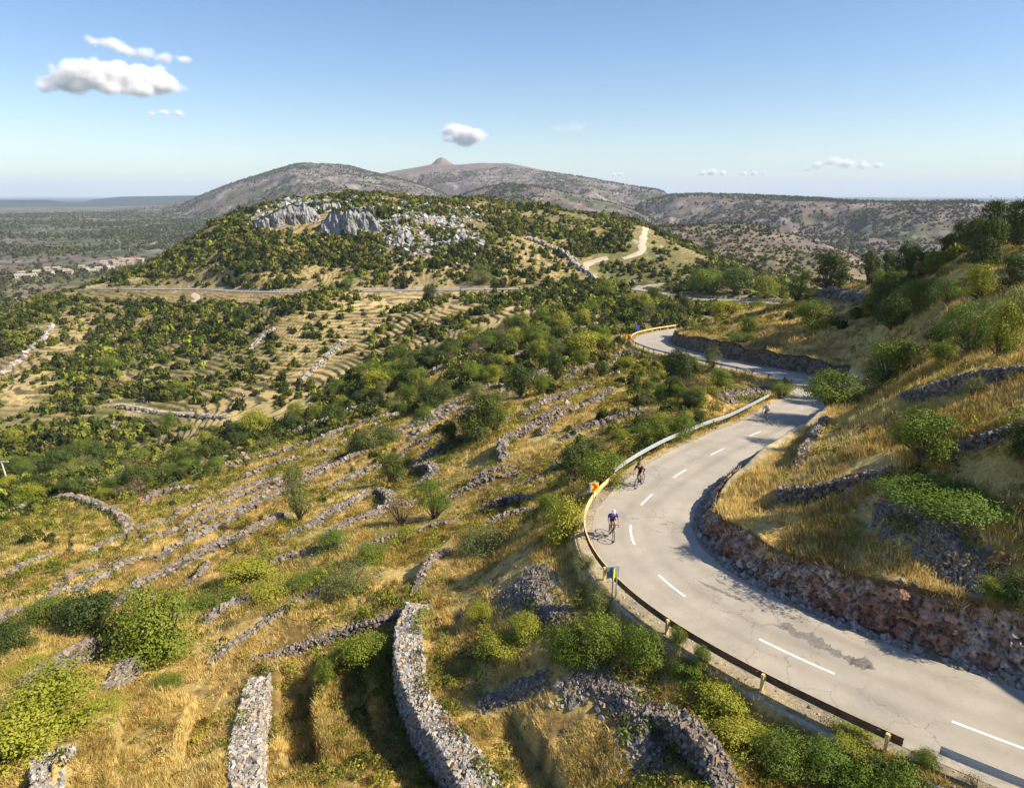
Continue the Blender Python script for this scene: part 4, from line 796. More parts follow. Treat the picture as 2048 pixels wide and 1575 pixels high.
def rider(label, jersey, shorts, helmet, lean=0.0):
    root = empty('person'); tag(root, label, 'cyclist')
    pts = {'pel': (-.15, 0, 1.0, .12, .15)}; E = []
    def add(k, p, par): pts[k] = p; E.append((par, k))
    add('sp', (.02, 0, 1.13, .11, .14), 'pel'); add('ch', (.20, 0, 1.27, .12, .17), 'sp'); add('nk', (.31, 0, 1.365, .055), 'ch'); add('hd0', (.37, 0, 1.44, .075), 'nk'); add('hd1', (.41, 0, 1.50, .095, .08), 'hd0'); add('hd2', (.42, 0, 1.56, .075), 'hd1'); add('nose', (.505, 0, 1.475, .012), 'hd1')
    for s_, n__ in ((1, 'l'), (-1, 'r')):
        add('sh' + n__, (.24, .175 * s_, 1.31, .062), 'ch'); add('el' + n__, (.37, .255 * s_, 1.10, .042), 'sh' + n__); add('wr' + n__, (.53, .215 * s_, .955, .028), 'el' + n__); add('pa' + n__, (.585, .212 * s_, .935, .034, .026), 'wr' + n__)
        for f_ in range(4):
            yy = .212 * s_ + (f_ - 1.5) * .0; zz = .945 - f_ * .014; add('fa%d' % f_ + n__, (.60 + .004 * (3 - f_), .195 * s_, zz, .010), 'pa' + n__); add('fb%d' % f_ + n__, (.605 - .006 * f_, .180 * s_, zz - .022, .009), 'fa%d' % f_ + n__)
        add('th' + n__, (.575, .188 * s_, .955, .011), 'pa' + n__); add('ti' + n__, (.60, .180 * s_, .962, .009), 'th' + n__)
        add('hi' + n__, (-.13, .09 * s_, .97, .095), 'pel')
        kx, kz, ax, az_, tx = (.27, .80, .10, .44, .19) if s_ > 0 else (.13, .62, -.17, .26, -.08)
        add('kn' + n__, (kx, .115 * s_, kz, .062), 'hi' + n__); add('cf' + n__, (kx * .6 + ax * .4 - .03, .112 * s_, kz * .6 + az_ * .4, .056), 'kn' + n__); add('an' + n__, (ax, .11 * s_, az_, .036), 'cf' + n__); add('he' + n__, (ax + .03, .11 * s_, az_ - .05, .038), 'an' + n__); add('to' + n__, (tx, .12 * s_, az_ - .075, .03), 'he' + n__)
    skin('body', pts, E, M_skin, root)
    g = lambda ks, d: {k: pts[k][:3] + tuple(r_ + d for r_ in pts[k][3:]) for k in ks}
    j = g(['pel', 'sp', 'ch', 'shl', 'shr'], .016); mid_ = lambda a, b, t, r_: tuple(pts[a][i] * (1 - t) + pts[b][i] * t for i in range(3)) + (r_,)
    je = [('pel', 'sp'), ('sp', 'ch'), ('ch', 'shl'), ('ch', 'shr')]
    for n__ in 'lr': j['sl' + n__] = mid_('sh' + n__, 'el' + n__, .62, .062); je.append(('sh' + n__, 'sl' + n__))
    j['co'] = mid_('ch', 'nk', .6, .085); je.append(('ch', 'co')); skin('jersey', j, je, simple('jersey_cloth', jersey, .8, 0, .15, 12), root)
    q = g(['pel', 'hil', 'hir'], .014); qe = [('pel', 'hil'), ('pel', 'hir')]
    for n__ in 'lr': q['t' + n__] = mid_('hi' + n__, 'kn' + n__, .62, .086); qe.append(('hi' + n__, 't' + n__))
    skin('shorts', q, qe, simple('shorts_cloth', shorts, .8), root)
    for n__ in 'lr':
        sh_ = g(['an' + n__, 'he' + n__, 'to' + n__], .012); skin('shoe', sh_, [('an' + n__, 'he' + n__), ('he' + n__, 'to' + n__)], M_shoe if jersey[2] > .3 else M_dark, root)
    hv, hf = ellipsoid((.41, 0, 1.545), (.135, .1, .085), 18, 12, -.35); hm = bmo('helmet', [([(x + (z - 1.55) * .3, y, z - (x - .41) * .35) for x, y, z in hv], hf)], simple('helmet_shell', helmet, .35), root, True)
    for y in (-.05, 0, .05): bmo('vent', [([(a + .44, b + y, c) for a, b, c in box_v(.13, .018, .01, 1.618 - abs(y) * .25)[0]], box_v(1, 1, 1)[1])], M_blk, hm)
    bmo('hair', [ellipsoid((.375, 0, 1.50), (.085, .086, .09))], M_hair, root, True)
    bmo('sunglasses', [ellipsoid((.487, .035, 1.505), (.022, .034, .018)), ellipsoid((.487, -.035, 1.505), (.022, .034, .018))], M_blk, root, True)
    return root
for u, v, jer, sho_, hel, fcol, la, lb in [
  (1226, 1086, (.05, .035, .50), (.035, .02, .03), (.75, .72, .78), (.10, .05, .06), 'cyclist in a blue jersey and white helmet leaning over the handlebar on the near bend', 'road bicycle of the cyclist in blue'),
  (1273, 979, (.012, .012, .014), (.012, .012, .014), (.02, .02, .022), (.03, .03, .035), 'cyclist in black jersey and black helmet riding beside the guardrail', 'road bicycle of the cyclist in black'),
  (1528, 846, (.62, .45, .62), (.03, .02, .03), (.35, .45, .6), (.1, .06, .08), 'most distant cyclist, in a white and pink jersey, at the far end of the straight', 'road bicycle of the most distant cyclist')]:
    s_, d_ = so_of(u, v); k = np.interp(s_ + .5, RS, np.arange(len(RS))); ia = int(k)
    p_ = at_s(s_ + .5, d_).reshape(3); hd = math.atan2(-RT[ia, 1], -RT[ia, 0])
    slope = (RC[min(ia + 4, len(RC) - 1), 2] - RC[ia, 2]) / (RS[min(ia + 4, len(RC) - 1)] - RS[ia])
    bk_ = bicycle(lb, fcol); rd_ = rider(la, jer, sho_, hel)
    for o in (bk_, rd_): o.location = (p_[0], p_[1], p_[2] + .012); o.rotation_euler = (0, math.atan(slope) , hd); o.scale = (1.06, 1.06, 1.06)
print('cyclists done')
# ------------------------------------------------------------ foliage
def leaf_mat(name, c0, c1, c2, trans=.15):
    m, nt, b = mat_new(name, .6, .25)
    oi = nt.nodes.new('ShaderNodeObjectInfo'); at = nt.nodes.new('ShaderNodeAttribute'); at.attribute_name = 'tint'
    ra = nt.nodes.new('ShaderNodeValToRGB'); e = ra.color_ramp.elements; e[0].color = (*c0, 1); e[1].color = (*c2, 1); k = e.new(.5); k.color = (*c1, 1)
    ad = nt.nodes.new('ShaderNodeMath'); ad.operation = 'MULTIPLY_ADD'; ad.inputs[1].default_value = .55; nt.links.new(oi.outputs['Random'], ad.inputs[0])
    sx = nt.nodes.new('ShaderNodeSeparateColor'); nt.links.new(at.outputs['Color'], sx.inputs[0]); m2 = nt.nodes.new('ShaderNodeMath'); m2.operation = 'MULTIPLY'; m2.inputs[1].default_value = .5; nt.links.new(sx.outputs[0], m2.inputs[0]); nt.links.new(m2.outputs[0], ad.inputs[2])
    nt.links.new(ad.outputs[0], ra.inputs[0]); nt.links.new(ra.outputs[0], b.inputs['Base Color'])
    tr = nt.nodes.new('ShaderNodeBsdfTranslucent'); nt.links.new(ra.outputs[0], tr.inputs[0]); mx_ = nt.nodes.new('ShaderNodeMixShader'); mx_.inputs[0].default_value = trans
    nt.links.new(b.outputs[0], mx_.inputs[1]); nt.links.new(tr.outputs[0], mx_.inputs[2]); nt.links.new(mx_.outputs[0], nt.nodes['Material Output'].inputs[0]); return m
ML = {'dark': leaf_mat('holm_oak_leaves', (.035, .055, .012), (.065, .092, .018), (.11, .135, .025)), 'green': leaf_mat('broad_leaves', (.07, .105, .012), (.14, .185, .018), (.24, .27, .03)),
      'yellow': leaf_mat('yellowing_leaves', (.17, .20, .02), (.27, .28, .025), (.38, .35, .04)), 'bright': leaf_mat('pine_needles', (.08, .14, .015), (.13, .20, .02), (.20, .26, .03)),
      'dry': leaf_mat('dry_twigs', (.13, .085, .05), (.20, .14, .075), (.27, .20, .10)), 'pale': leaf_mat('grey_green_leaves', (.12, .14, .04), (.18, .20, .055), (.26, .27, .075))}
M_bark = simple('bark', (.12, .09, .065), .95, 0, .3, 12)
def leaves(Pq, Nq, size, asp=0.6):
    """one pointed quad per point, tilted round the direction Nq"""
    n_ = len(Pq); N = Nq + rng.normal(0, .42, (n_, 3)); N /= np.linalg.norm(N, axis=1)[:, None] + 1e-9
    A = np.cross(N, rng.normal(0, 1, (n_, 3))); A /= np.linalg.norm(A, axis=1)[:, None] + 1e-9; B = np.cross(N, A)
    s_ = (size * rng.uniform(.6, 1.35, n_))[:, None]
    V = np.stack([Pq - A * s_ * .5, Pq + B * s_ * .5 * asp, Pq + A * s_ * .5, Pq - B * s_ * .5 * asp], 1).reshape(-1, 3)
    return V
def crown(kind, seed, n_leaf, clumps, flat=1.0, lsize=.075, loose=.12):
    """unit crown: sits on z = 0, radius about 1"""
    global rng
    keep = rng; rng = np.random.default_rng(seed); cs = []
    for i in range(clumps):
        a = rng.uniform(0, 6.28); h = rng.uniform(0, 1) ** .8; rr_ = (.72 * math.sqrt(max(0, 1 - (h - .35) ** 2 * 1.9))) * math.sqrt(rng.uniform(.15, 1)); cs.append((rr_ * math.cos(a), rr_ * math.sin(a), .10 + h * 1.2 * flat, rng.uniform(.14, .46)))
    cs = np.array(cs); w_ = cs[:, 3] ** 2; ci = rng.choice(len(cs), n_leaf, p=w_ / w_.sum())
    D = rng.normal(0, 1, (n_leaf, 3)); D /= np.linalg.norm(D, axis=1)[:, None]; D[:, 2] = np.where(D[:, 2] < -.3, -D[:, 2], D[:, 2])
    rad = cs[ci, 3] * (1 + rng.normal(0, loose * 1.25, n_leaf)) * np.where(rng.random(n_leaf) < .05, rng.uniform(1, 1.6, n_leaf), 1) * (1 + .25 * np.sin(D[:, 0] * 7 + ci) * np.sin(D[:, 1] * 6 + ci * 2))
    Pq = cs[ci, :3] + D * rad[:, None] * np.array([1, 1, .85 * (.6 + .4 * flat)]); Pq[:, 2] = np.maximum(Pq[:, 2], .02)
    V = leaves(Pq, D, np.full(n_leaf, lsize)); Fq = np.arange(len(V)).reshape(-1, 4)
    tn = np.clip(rng.uniform(0, 1, len(cs))[ci] * .6 + rng.uniform(0, .5, n_leaf), 0, 1)
    col_ = np.repeat(np.stack([tn] * 3, 1), 4, 0)
    me = np_mesh('crown', V, Fq, 4, ML[kind], col_); me['top'] = float(np.percentile(V[:, 2], 97)); me['reach'] = float(np.percentile(np.hypot(V[:, 0], V[:, 1]), 96))
    # twigs and stems
    geo = []
    for i in range(0, len(cs)):
        c_ = cs[i]; st = (rng.normal(0, .03), rng.normal(0, .03), -.12); m_ = ((st[0] + c_[0]) * .45, (st[1] + c_[1]) * .45, c_[2] * .45); geo += [tube(st, m_, .045, .028, 6), tube(m_, c_[:3], .028, .010, 5)]
    mt = bpy.data.meshes.new('trunk'); Vv = []; Fs = []
    for v, f in geo: k = len(Vv); Vv += [tuple(p) for p in v]; Fs += [tuple(i + k for i in q_) for q_ in f]
    mt.from_pydata(Vv, [], Fs); mt.materials.append(M_bark); mt.update()
    rng = keep; return me, mt
CR = {k: [crown(kd, 100 + i * 7 + hash_, nl, cl, fl, ls, lo) for i in range(nv)] for k, (kd, nv, nl, cl, fl, ls, lo, hash_) in {
  'dark': ('dark', 4, 8000, 28, 1.05, .066, .10, 1), 'green': ('green', 4, 9500, 28, .85, .052, .15, 2), 'yellow': ('yellow', 2, 6500, 24, .8, .062, .22, 3), 'bright': ('bright', 2, 8500, 20, 1.15, .045, .14, 4),
  'dry': ('dry', 2, 1800, 14, .7, .05, .35, 5), 'pale': ('pale', 2, 5500, 20, .85, .05, .22, 6), 'low': ('green', 2, 6500, 24, .42, .045, .12, 7), 'lowyellow': ('yellow', 2, 6000, 26, .5, .048, .2, 8), 'mound': ('bright', 1, 16000, 44, .36, .04, .08, 9)}.items()}
SIZE_LOG = []
def plant(x, y, z_, w, h, kind, label, group=None, name='shrub', cat='shrub', trunk=0.0, parts=True):
    me, mt = CR[kind][rng.integers(0, len(CR[kind]))]
    root = empty(name, (x, y, z_ - .03), rng.uniform(0, 6.28)); tag(root, label, cat, group)
    sx = w / 2 / me['reach']; sz = (h - trunk) / me['top']
    o = mobj('crown', me, root); o.location = (0, 0, trunk); o.scale = (sx * rng.uniform(.92, 1.08), sx * rng.uniform(.92, 1.08), sz)
    if parts:
        t_ = mobj('trunk', mt, root); t_.location = (0, 0, trunk); t_.scale = (sx, sx, sz)
        if trunk > .3: bmo('stem', [tube((0, 0, -.4), (.02, 0, trunk), .06 * sx, .04 * sx)], M_bark, root)
    return root
# u centre, v base, px width, px height, kind, trunk fraction, name, label
PL = [
 (330,1322,170,150,'green',0,'shrub','big round green bush with a dark shaded base, lower left'),
 (193,1274,112,96,'dark',0,'tree','dense dark green tree left of the big round bush'),
 (35,1302,70,60,'dark',0,'shrub','dark green bush at the left edge below the walls'),
 (100,1250,90,50,'green',0,'shrub','olive green bush touching the dark tree on the left'),
 (20,1560,150,120,'yellow',0,'shrub','yellow green bush filling the lower left corner'),
 (95,1470,170,100,'yellow',0,'shrub','yellow green bush above the short wall stub, lower left'),
 (735,1368,104,100,'green',0,'shrub','bush pressed against the shaded side of the curved wall'),
 (650,1376,45,72,'green',0,'shrub','narrow bush on a dark terrace edge left of the curved wall'),
 (690,1340,50,50,'yellow',0,'shrub','small yellow bush between the narrow bush and the wall bush'),
 (972,1116,122,82,'pale',0,'shrub','round grey green bush in the centre slope'),
 (868,1044,68,86,'bright',0,'pine_tree','bright green young pine by the L shaped wall'),
 (805,1052,70,82,'dry',0,'shrub','sparse brown bush left of the bright pine'),
 (500,1170,90,60,'yellow',0,'shrub','yellow green bush just above the low spreading ones'),
 (210,1430,90,50,'lowyellow',0,'shrub','low yellow green bush below the low wall, lower left'),
 (330,1380,70,40,'low',0,'shrub','low green tuft of bush under the big round bush'),
 (60,1350,90,40,'lowyellow',0,'shrub','low yellow growth by the path stub at the left edge'),
 (860,1500,60,40,'low',0,'shrub','small green bush against the lower end of the curved wall'),
 (820,1070,60,45,'yellow',0,'shrub','low yellow bush under the sparse brown bush'),
 (672,1104,75,60,'bright',0,'shrub','bright yellow green bush left of the centre'),
 (745,1128,80,44,'green',0,'shrub','low yellow green bush beside the bright yellow green one'),
 (435,1222,130,70,'low',0,'shrub','low spreading green bush beside the short light wall'),
 (562,1196,130,70,'lowyellow',0,'shrub','low yellow green bush on the open grass left of centre'),
 (640,1166,105,50,'low',0,'shrub','low green bush uphill of the thin climbing wall'),
 (705,1188,110,54,'pale',0,'shrub','grey green bush above the wall junction'),
 (600,1046,62,112,'pale',.12,'tree','slender sparse tree on the walls left of centre'),
 (587,962,38,48,'bright',0,'shrub','small cone shaped bright tree between the long walls'),
 (782,968,52,64,'dark',0,'tree','dark narrow tree right of the sparse wall scrub'),
 (957,886,80,102,'dark',.05,'tree','tall left one of the twin trees above the thick wall'),
 (990,868,48,84,'green',.05,'tree','lighter right one of the twin trees above the thick wall'),
 (897,896,42,66,'dark',0,'tree','dark shaded tree just left of the twin trees'),
 (725,908,62,62,'dark',0,'shrub','dark bush on the long wall, left of the twin trees'),
 (768,890,64,40,'dark',0,'shrub','flat dark bush beside the long wall'),
 (848,848,50,48,'bright',0,'shrub','rounded mid green bush at the scrub edge'),
 (870,818,80,54,'dark',0,'shrub','broad dark bush behind the rounded mid green one'),
 (1042,794,62,70,'dark',.05,'tree','upright dark tree over the brown dead bush'),
 (1080,792,40,44,'green',0,'shrub','small green bush right of the upright dark tree'),
 (1112,762,36,60,'dark',0,'tree','narrow dark tree below the upper bend'),
 (1165,715,70,55,'yellow',0,'shrub','olive yellow bush left of the rubble heap at the upper bend'),
 (1190,700,60,40,'yellow',0,'shrub','yellow green bush just left of the distant yellow guardrail'),
 (1355,780,62,82,'dark',.04,'tree','dark tree standing in front of the upper guardrail'),
 (1425,742,38,46,'pale',.1,'tree','small pale tree against the upper road'),
 (1390,800,60,50,'dry',0,'shrub','tangled leafless bush right of the dark tree'),
 (1438,775,50,40,'green',0,'shrub','green bush between pale tree and rubble'),
 (1562,800,50,36,'bright',0,'shrub','compact vivid green bush behind the far end of the guardrail'),
 (1150,968,76,96,'dark',0,'shrub','dark left half of the bush clump beside the cyclist in black'),
 (1208,978,92,84,'green',0,'shrub','leafy right half of the bush clump beside the cyclist in black'),
 (1180,925,60,50,'dark',0,'shrub','dark bush behind the clump beside the cyclist in black'),
 (1300,908,86,72,'green',0,'shrub','leafy bush behind the pale guardrail, left one'),
 (1365,884,96,66,'green',0,'shrub','leafy bush behind the pale guardrail, right one'),
 (1320,860,60,40,'yellow',0,'shrub','yellowish bush at the back of the guardrail bushes'),
 (1125,1092,86,104,'yellow',0,'shrub','yellow green bush outside the bend below the chevron sign'),
 (1100,1040,60,60,'green',0,'shrub','green bush uphill of the yellow green one outside the bend'),
 (1130,1352,100,100,'green',0,'shrub','left bush of the foreground clump under the guardrail'),
 (1205,1345,110,110,'green',0,'shrub','middle bush of the foreground clump under the guardrail'),
 (1285,1345,100,90,'green',0,'shrub','right bush of the foreground clump under the guardrail'),
 (1200,1235,60,60,'pale',0,'shrub','grey green bush at the foot of the lower sign'),
 (1165,1150,50,40,'pale',0,'shrub','small grey bush hugging the guardrail at the bend'),
 (1000,1332,84,66,'yellow',0,'shrub','yellow green bush in the grass right of the curved wall'),
 (1050,1290,70,60,'yellow',0,'shrub','yellow green bush uphill left of the foreground clump'),
 (960,1260,60,60,'lowyellow',0,'shrub','low yellow bush at the top of the grass strip'),
 (1662,1600,120,100,'bright',0,'shrub','vivid green bush at the bottom edge, left of the end of the rail'),
 (1770,1620,120,90,'green',0,'shrub','leafy bush in front of the steel guardrail end'),
 (1560,1560,120,80,'green',0,'shrub','green bush on the bottom slope left of the vivid one'),
 (1480,1510,100,70,'yellow',0,'shrub','yellow green bush on the bottom slope under the rail posts'),
 (1370,1390,90,60,'green',0,'shrub','green bush under the second rail post'),
 (1440,1440,90,55,'yellow',0,'shrub','yellow bush between the rail posts'),
 (1700,1520,90,50,'lowyellow',0,'shrub','low yellow bush above the vivid green one'),
 (1352,1300,36,40,'green',0,'shrub','small sprig of leaves poking above the yellow rail, left one'),
 (1402,1352,36,44,'green',0,'shrub','small sprig of leaves poking above the yellow rail, right one'),
 (1850,1540,44,40,'green',0,'shrub','leafy sprig at the joint of yellow and steel rails'),
 (1950,1590,50,30,'dry',0,'shrub','brown weeds under the steel guardrail'),
 (1660,812,125,74,'green',0,'shrub','large leafy bush on the inside of the far corner'),
 (1775,768,92,84,'green',0,'shrub','leafy bush higher up the slope behind the far corner'),
 (1840,948,112,112,'green',.18,'tree','small fig tree alone on the right grass slope'),
 (1893,1035,204,84,'mound',0,'shrub','flat vivid green mound on the right slope'),
 (1655,575,72,74,'dark',.03,'tree','lone round dark tree on the crest of the right ridge'),
 (1736,562,40,54,'dark',.03,'tree','dark tree just right of the lone round one on the ridge'),
 (1772,540,32,44,'dark',.03,'tree','slim dark tree behind the ridge pair'),
 (1815,552,46,54,'dark',.03,'tree','rounded dark tree on the ridge, fourth from the left'),
 (1862,552,36,40,'green',.03,'tree','olive green tree right of the four ridge trees'),
 (1594,590,58,58,'bright',0,'pine_tree','bright green bushy pine left of the lone round dark tree'),
 (1532,602,46,42,'yellow',0,'shrub','yellow green bush near the end of the hidden road'),
 (1470,588,60,46,'dark',0,'shrub','dark bush behind the hidden road'),
 (1405,588,72,48,'green',0,'shrub','bright green bush row behind the hidden road'),
 (1438,582,50,36,'green',0,'shrub','small green bush behind the hidden road'),
 (1450,640,56,40,'yellow',0,'shrub','olive yellow bush on the spur above the rock cutting'),
 (1494,672,38,36,'green',0,'shrub','small round green bush above the rock cutting'),
 (1490,692,78,24,'low',0,'shrub','flat bright green patch of bush over the rock cutting'),
 (1622,668,76,52,'green',0,'shrub','spreading green bush in the middle of the right spur'),
 (1755,640,50,70,'dark',.03,'tree','tall dark tree at the left end of the thicket'),
 (1782,668,60,60,'dark',0,'tree','dark tree low in the thicket, left'),
 (1832,640,70,62,'green',0,'tree','spiky mid green tree in the heart of the thicket'),
 (1812,606,42,40,'dark',0,'tree','shaded tree behind the spiky mid green tree'),
 (1895,610,54,44,'bright',0,'shrub','rounded bright bush above the thicket'),
 (1940,706,100,92,'bright',.03,'pine_tree','large bright green pine right of the thicket'),
 (1995,715,62,92,'yellow',.05,'tree','yellow green tree beside the large bright pine'),
 (1885,742,44,54,'green',0,'shrub','green bush at the foot of the large bright pine'),
 (1880,690,52,40,'dark',0,'shrub','dark bush left of the large bright pine'),
 (1960,556,62,90,'dark',.04,'tree','tall dark tree high on the right ridge'),
 (1958,600,54,56,'yellow',0,'shrub','yellowish bush under the tall dark ridge tree'),
 (2022,580,60,56,'dark',0,'shrub','dark bush at the right edge under the ridge'),
 (1924,503,46,48,'dark',0,'tree','dark tree on the skyline, left end of the ridge wood'),
 (1990,500,68,74,'dark',.03,'tree','broad dark skyline tree in the ridge wood'),
 (1955,503,50,54,'dark',.03,'tree','rounded skyline tree between two dark ones'),
 (2035,496,66,76,'dark',.03,'tree','skyline tree at the right edge of the frame'),
 (2030,660,70,70,'pale',0,'shrub','dull olive bush at the right edge'),
 (2036,940,60,76,'dark',0,'shrub','dark bush at the right edge beside the rubble wall'),
 (2030,1240,80,60,'dark',0,'shrub','dark bush on top of the cutting at the right edge'),
 (1975,1215,60,40,'green',0,'shrub','small green bush on top of the cutting'),
 (1940,800,40,40,'pale',0,'shrub','small olive bush in the pale grass under the upper wall'),
 (1420,500,30,14,'dark',0,'shrub','round dark bush on the saddle beside the dirt track'),
 (960,575,56,42,'pale',0,'tree','pale round tree just above the far road'),
 (700,577,30,26,'bright',0,'shrub','bright yellow green bush above the far road'),
]
occ = []
for u, v, w, h, kd, tf, nm, lab in PL:
    x, y, z_, r_ = hit(u, v)
    while u > 1560 and v < 640 and r_ > 165 and v < 640: v += 3; x, y, z_, r_ = hit(u, v)
    D = math.sqrt(x * x + y * y + (CZ - z_) ** 2); m_px = D / F; te_ = abs(CZ - z_) / D
    W_ = w * m_px; a_ = W_ / 2 * te_; H_ = max(.28, math.sqrt(max(.01, (h * m_px - a_) ** 2 - a_ * a_)) / math.sqrt(max(.2, 1 - te_ * te_)))
    if nm == 'shrub': H_ = min(H_, W_ * 1.0)
    if kd == 'mound': H_ = max(H_, .8)
    elif nm == 'shrub' and kd not in ('low', 'lowyellow'): H_ = max(H_, W_ * .45)
    sh = W_ * (.1 if kd == 'mound' else .27 if tf == 0 else .15) # the picture base is the near edge of the crown
    x2 = x + x / r_ * sh; y2 = y + y / r_ * sh
    plant(x2, y2, float(zat(x2, y2)[0]), W_, H_, kd, lab, None, nm, 'pine tree' if nm == 'pine_tree' else nm, tf * H_)
    occ.append((x2, y2, W_ / 2))
occ = np.array(occ)
TRK = [[(1292,456),(1288,470),(1284,490),(1282,505),(1262,513),(1245,518)],[(1215,516),(1195,521),(1176,528),(1170,538),(1178,548),(1196,556)],[(1293,574),(1308,572),(1322,571)],[(235,809),(310,823),(380,828),(457,835)]]
# ---- cover map of scrub read off the place: rows every 50 px from v=400, columns every 64 px
COV = """00000005444556777655000000000000
00000068643334456787343332000000
00007999988855654687454433345322
00045776676745654355666653354344
57778877676554567888886433355555
75688876543223345775323333454433
64677664422356656542112112222222
45677643223676754223333221111111
56776542224544433233333211111111
77787665435544332233443211111112
88887776544332222234533211111112
66777664332222222334430011111111
76554433222222223334400000111211
65333322222223322443000000111121
33233333433333322330000000111121
33333443333333332320000000011111
33333443322222223320000000001111
22222222222222233430000000001110
32211122222223333443000000000000
22222222122223323443400000000000
33222222211222323333330000000000
43222222211222233333444440000000
43222222211222223333344555400000
43222222211222223333344555540000""".split()
COV = np.array([[int(c_) for c_ in r_] for r_ in COV], float)
def cover(u, v):
    a = np.clip(u / 64 - .5, 0, 30.999); b = np.clip((v - 400) / 50, 0, 22.999); i = b.astype(int); j = a.astype(int); fb = b - i; fa = a - j
    c_ = (COV[i, j] * (1 - fa) + COV[i, j + 1] * fa) * (1 - fb) + (COV[i + 1, j] * (1 - fa) + COV[i + 1, j + 1] * fa) * fb
    return c_ / 10
def scatter(n_, r0, r1, seed, az=46, pw=0.0):
    """points in the place, evenly per unit ground area * r^-pw"""
    g = np.random.default_rng(seed); a = R(g.uniform(-1, 1, n_) * az) if False else np.radians(g.uniform(-az, az, n_)); q_ = g.random(n_)
    e = 2 - pw; r_ = (r0 ** e + q_ * (r1 ** e - r0 ** e)) ** (1 / e) if e > 0 else r0 * (r1 / r0) ** q_
    x = r_ * np.sin(a); y = r_ * np.cos(a); z_ = zat(x, y); u, v = project(x, y, z_); d = bil(DR, AZ, LR, a, np.log(r_)); t_ = bil(TERR, AZ, LR, a, np.log(r_))
    return x, y, z_, r_, u, v, d, t_
def tubeV(*a): return tube(*a)
# ---- low-poly scrub templates (leaf quads round a lumpy core)
ICO = None
def ico():
    bm = bmesh.new(); bmesh.ops.create_icosphere(bm, subdivisions=1, radius=1); V = np.array([v.co[:] for v in bm.verts]); Ft = np.array([[v.index for v in f.verts] for f in bm.faces]); bm.free(); return V, Ft
IV, IF = ico()
def scrub_tpl(nq, ls, k=6):
    out = []
    for i in range(k):
        D = rng.normal(0, 1, (nq, 3)); D /= np.linalg.norm(D, axis=1)[:, None]; D[:, 2] = np.abs(D[:, 2]) * 1.0 - .15
        lump = 1 + .22 * np.sin(D[:, 0] * 5 + i) * np.cos(D[:, 1] * 4 + 2 * i) + rng.normal(0, .09, nq)
        Pq = D * lump[:, None] * .9; out.append(leaves(Pq, D, np.full(nq, ls), .8).reshape(nq, 4, 3))
    return np.array(out)
def build_scrub(name, x, y, z_, rad, hgt, tint, nq, ls, mat, corek=1.0):
    n_ = len(x); T_ = scrub_tpl(nq, ls); V = T_[rng.integers(0, len(T_), n_)].copy(); a = rng.uniform(0, 6.28, n_); c_, s_ = np.cos(a)[:, None, None], np.sin(a)[:, None, None]
    vx = V[..., 0] * c_ - V[..., 1] * s_; vy = V[..., 0] * s_ + V[..., 1] * c_
    V = np.stack([vx * rad[:, None, None], vy * rad[:, None, None], (V[..., 2] + .15) * hgt[:, None, None]], -1) + np.stack([x, y, z_ - hgt * .05], -1)[:, None, None]
    cc = tint[:, None, :] * rng.uniform(.65, 1.35, (n_, nq))[..., None]
    Va = V.reshape(-1, 3); Fa = np.arange(len(Va)).reshape(-1, 4); Ca = np.repeat(cc.reshape(-1, 3), 4, 0)
    if corek == 0: me = np_mesh(name, Va, Fa, 4, mat, Ca); return tag(mobj(name, me), kind='stuff')
    # solid core keeps the mass from looking see-through
    core = IV[None] * corek * np.stack([rad * .78, rad * .78, hgt * .82], -1)[:, None] * rng.uniform(.85, 1.15, (n_, len(IV), 1)) + np.stack([x, y, z_ + hgt * .06], -1)[:, None]
    Vc = core.reshape(-1, 3); Fc = (np.arange(n_)[:, None, None] * len(IV) + IF[None]).reshape(-1, 3); Fc = np.column_stack([Fc, Fc[:, 2]])
    me = bpy.data.meshes.new(name)
    Vt = np.vstack([Va, Vc]); loops = np.concatenate([Fa.ravel(), (Fc[:, :3] + len(Va)).ravel()]); ls_ = np.concatenate([np.arange(len(Fa)) * 4, len(Fa) * 4 + np.arange(len(Fc)) * 3]); lt = np.concatenate([np.full(len(Fa), 4), np.full(len(Fc), 3)])
    me.vertices.add(len(Vt)); me.vertices.foreach_set('co', Vt.astype(np.float32).ravel()); me.loops.add(len(loops)); me.loops.foreach_set('vertex_index', loops.astype(np.int32)); me.polygons.add(len(lt)); me.polygons.foreach_set('loop_start', ls_.astype(np.int32)); me.polygons.foreach_set('loop_total', lt.astype(np.int32))
    me.polygons.foreach_set('use_smooth', np.zeros(len(lt), bool))
    c4 = np.ones((len(Vt), 4), np.float32); c4[:len(Va), :3] = Ca; c4[len(Va):, :3] = np.repeat(tint * .8, len(IV), 0)
    at_ = me.color_attributes.new('tint', 'FLOAT_COLOR', 'POINT'); at_.data.foreach_set('color', c4.ravel()); me.update(calc_edges=True); me.materials.append(mat)
    return tag(mobj(name, me), kind='stuff')
def tints(n_, pal, w_):
    pal = np.array(pal); k = rng.choice(len(pal), n_, p=np.array(w_) / sum(w_)); return pal[k] * rng.uniform(.75, 1.3, (n_, 1))
PAL = [(.038, .050, .011), (.08, .10, .016), (.17, .175, .026), (.21, .17, .055), (.23, .25, .03)]
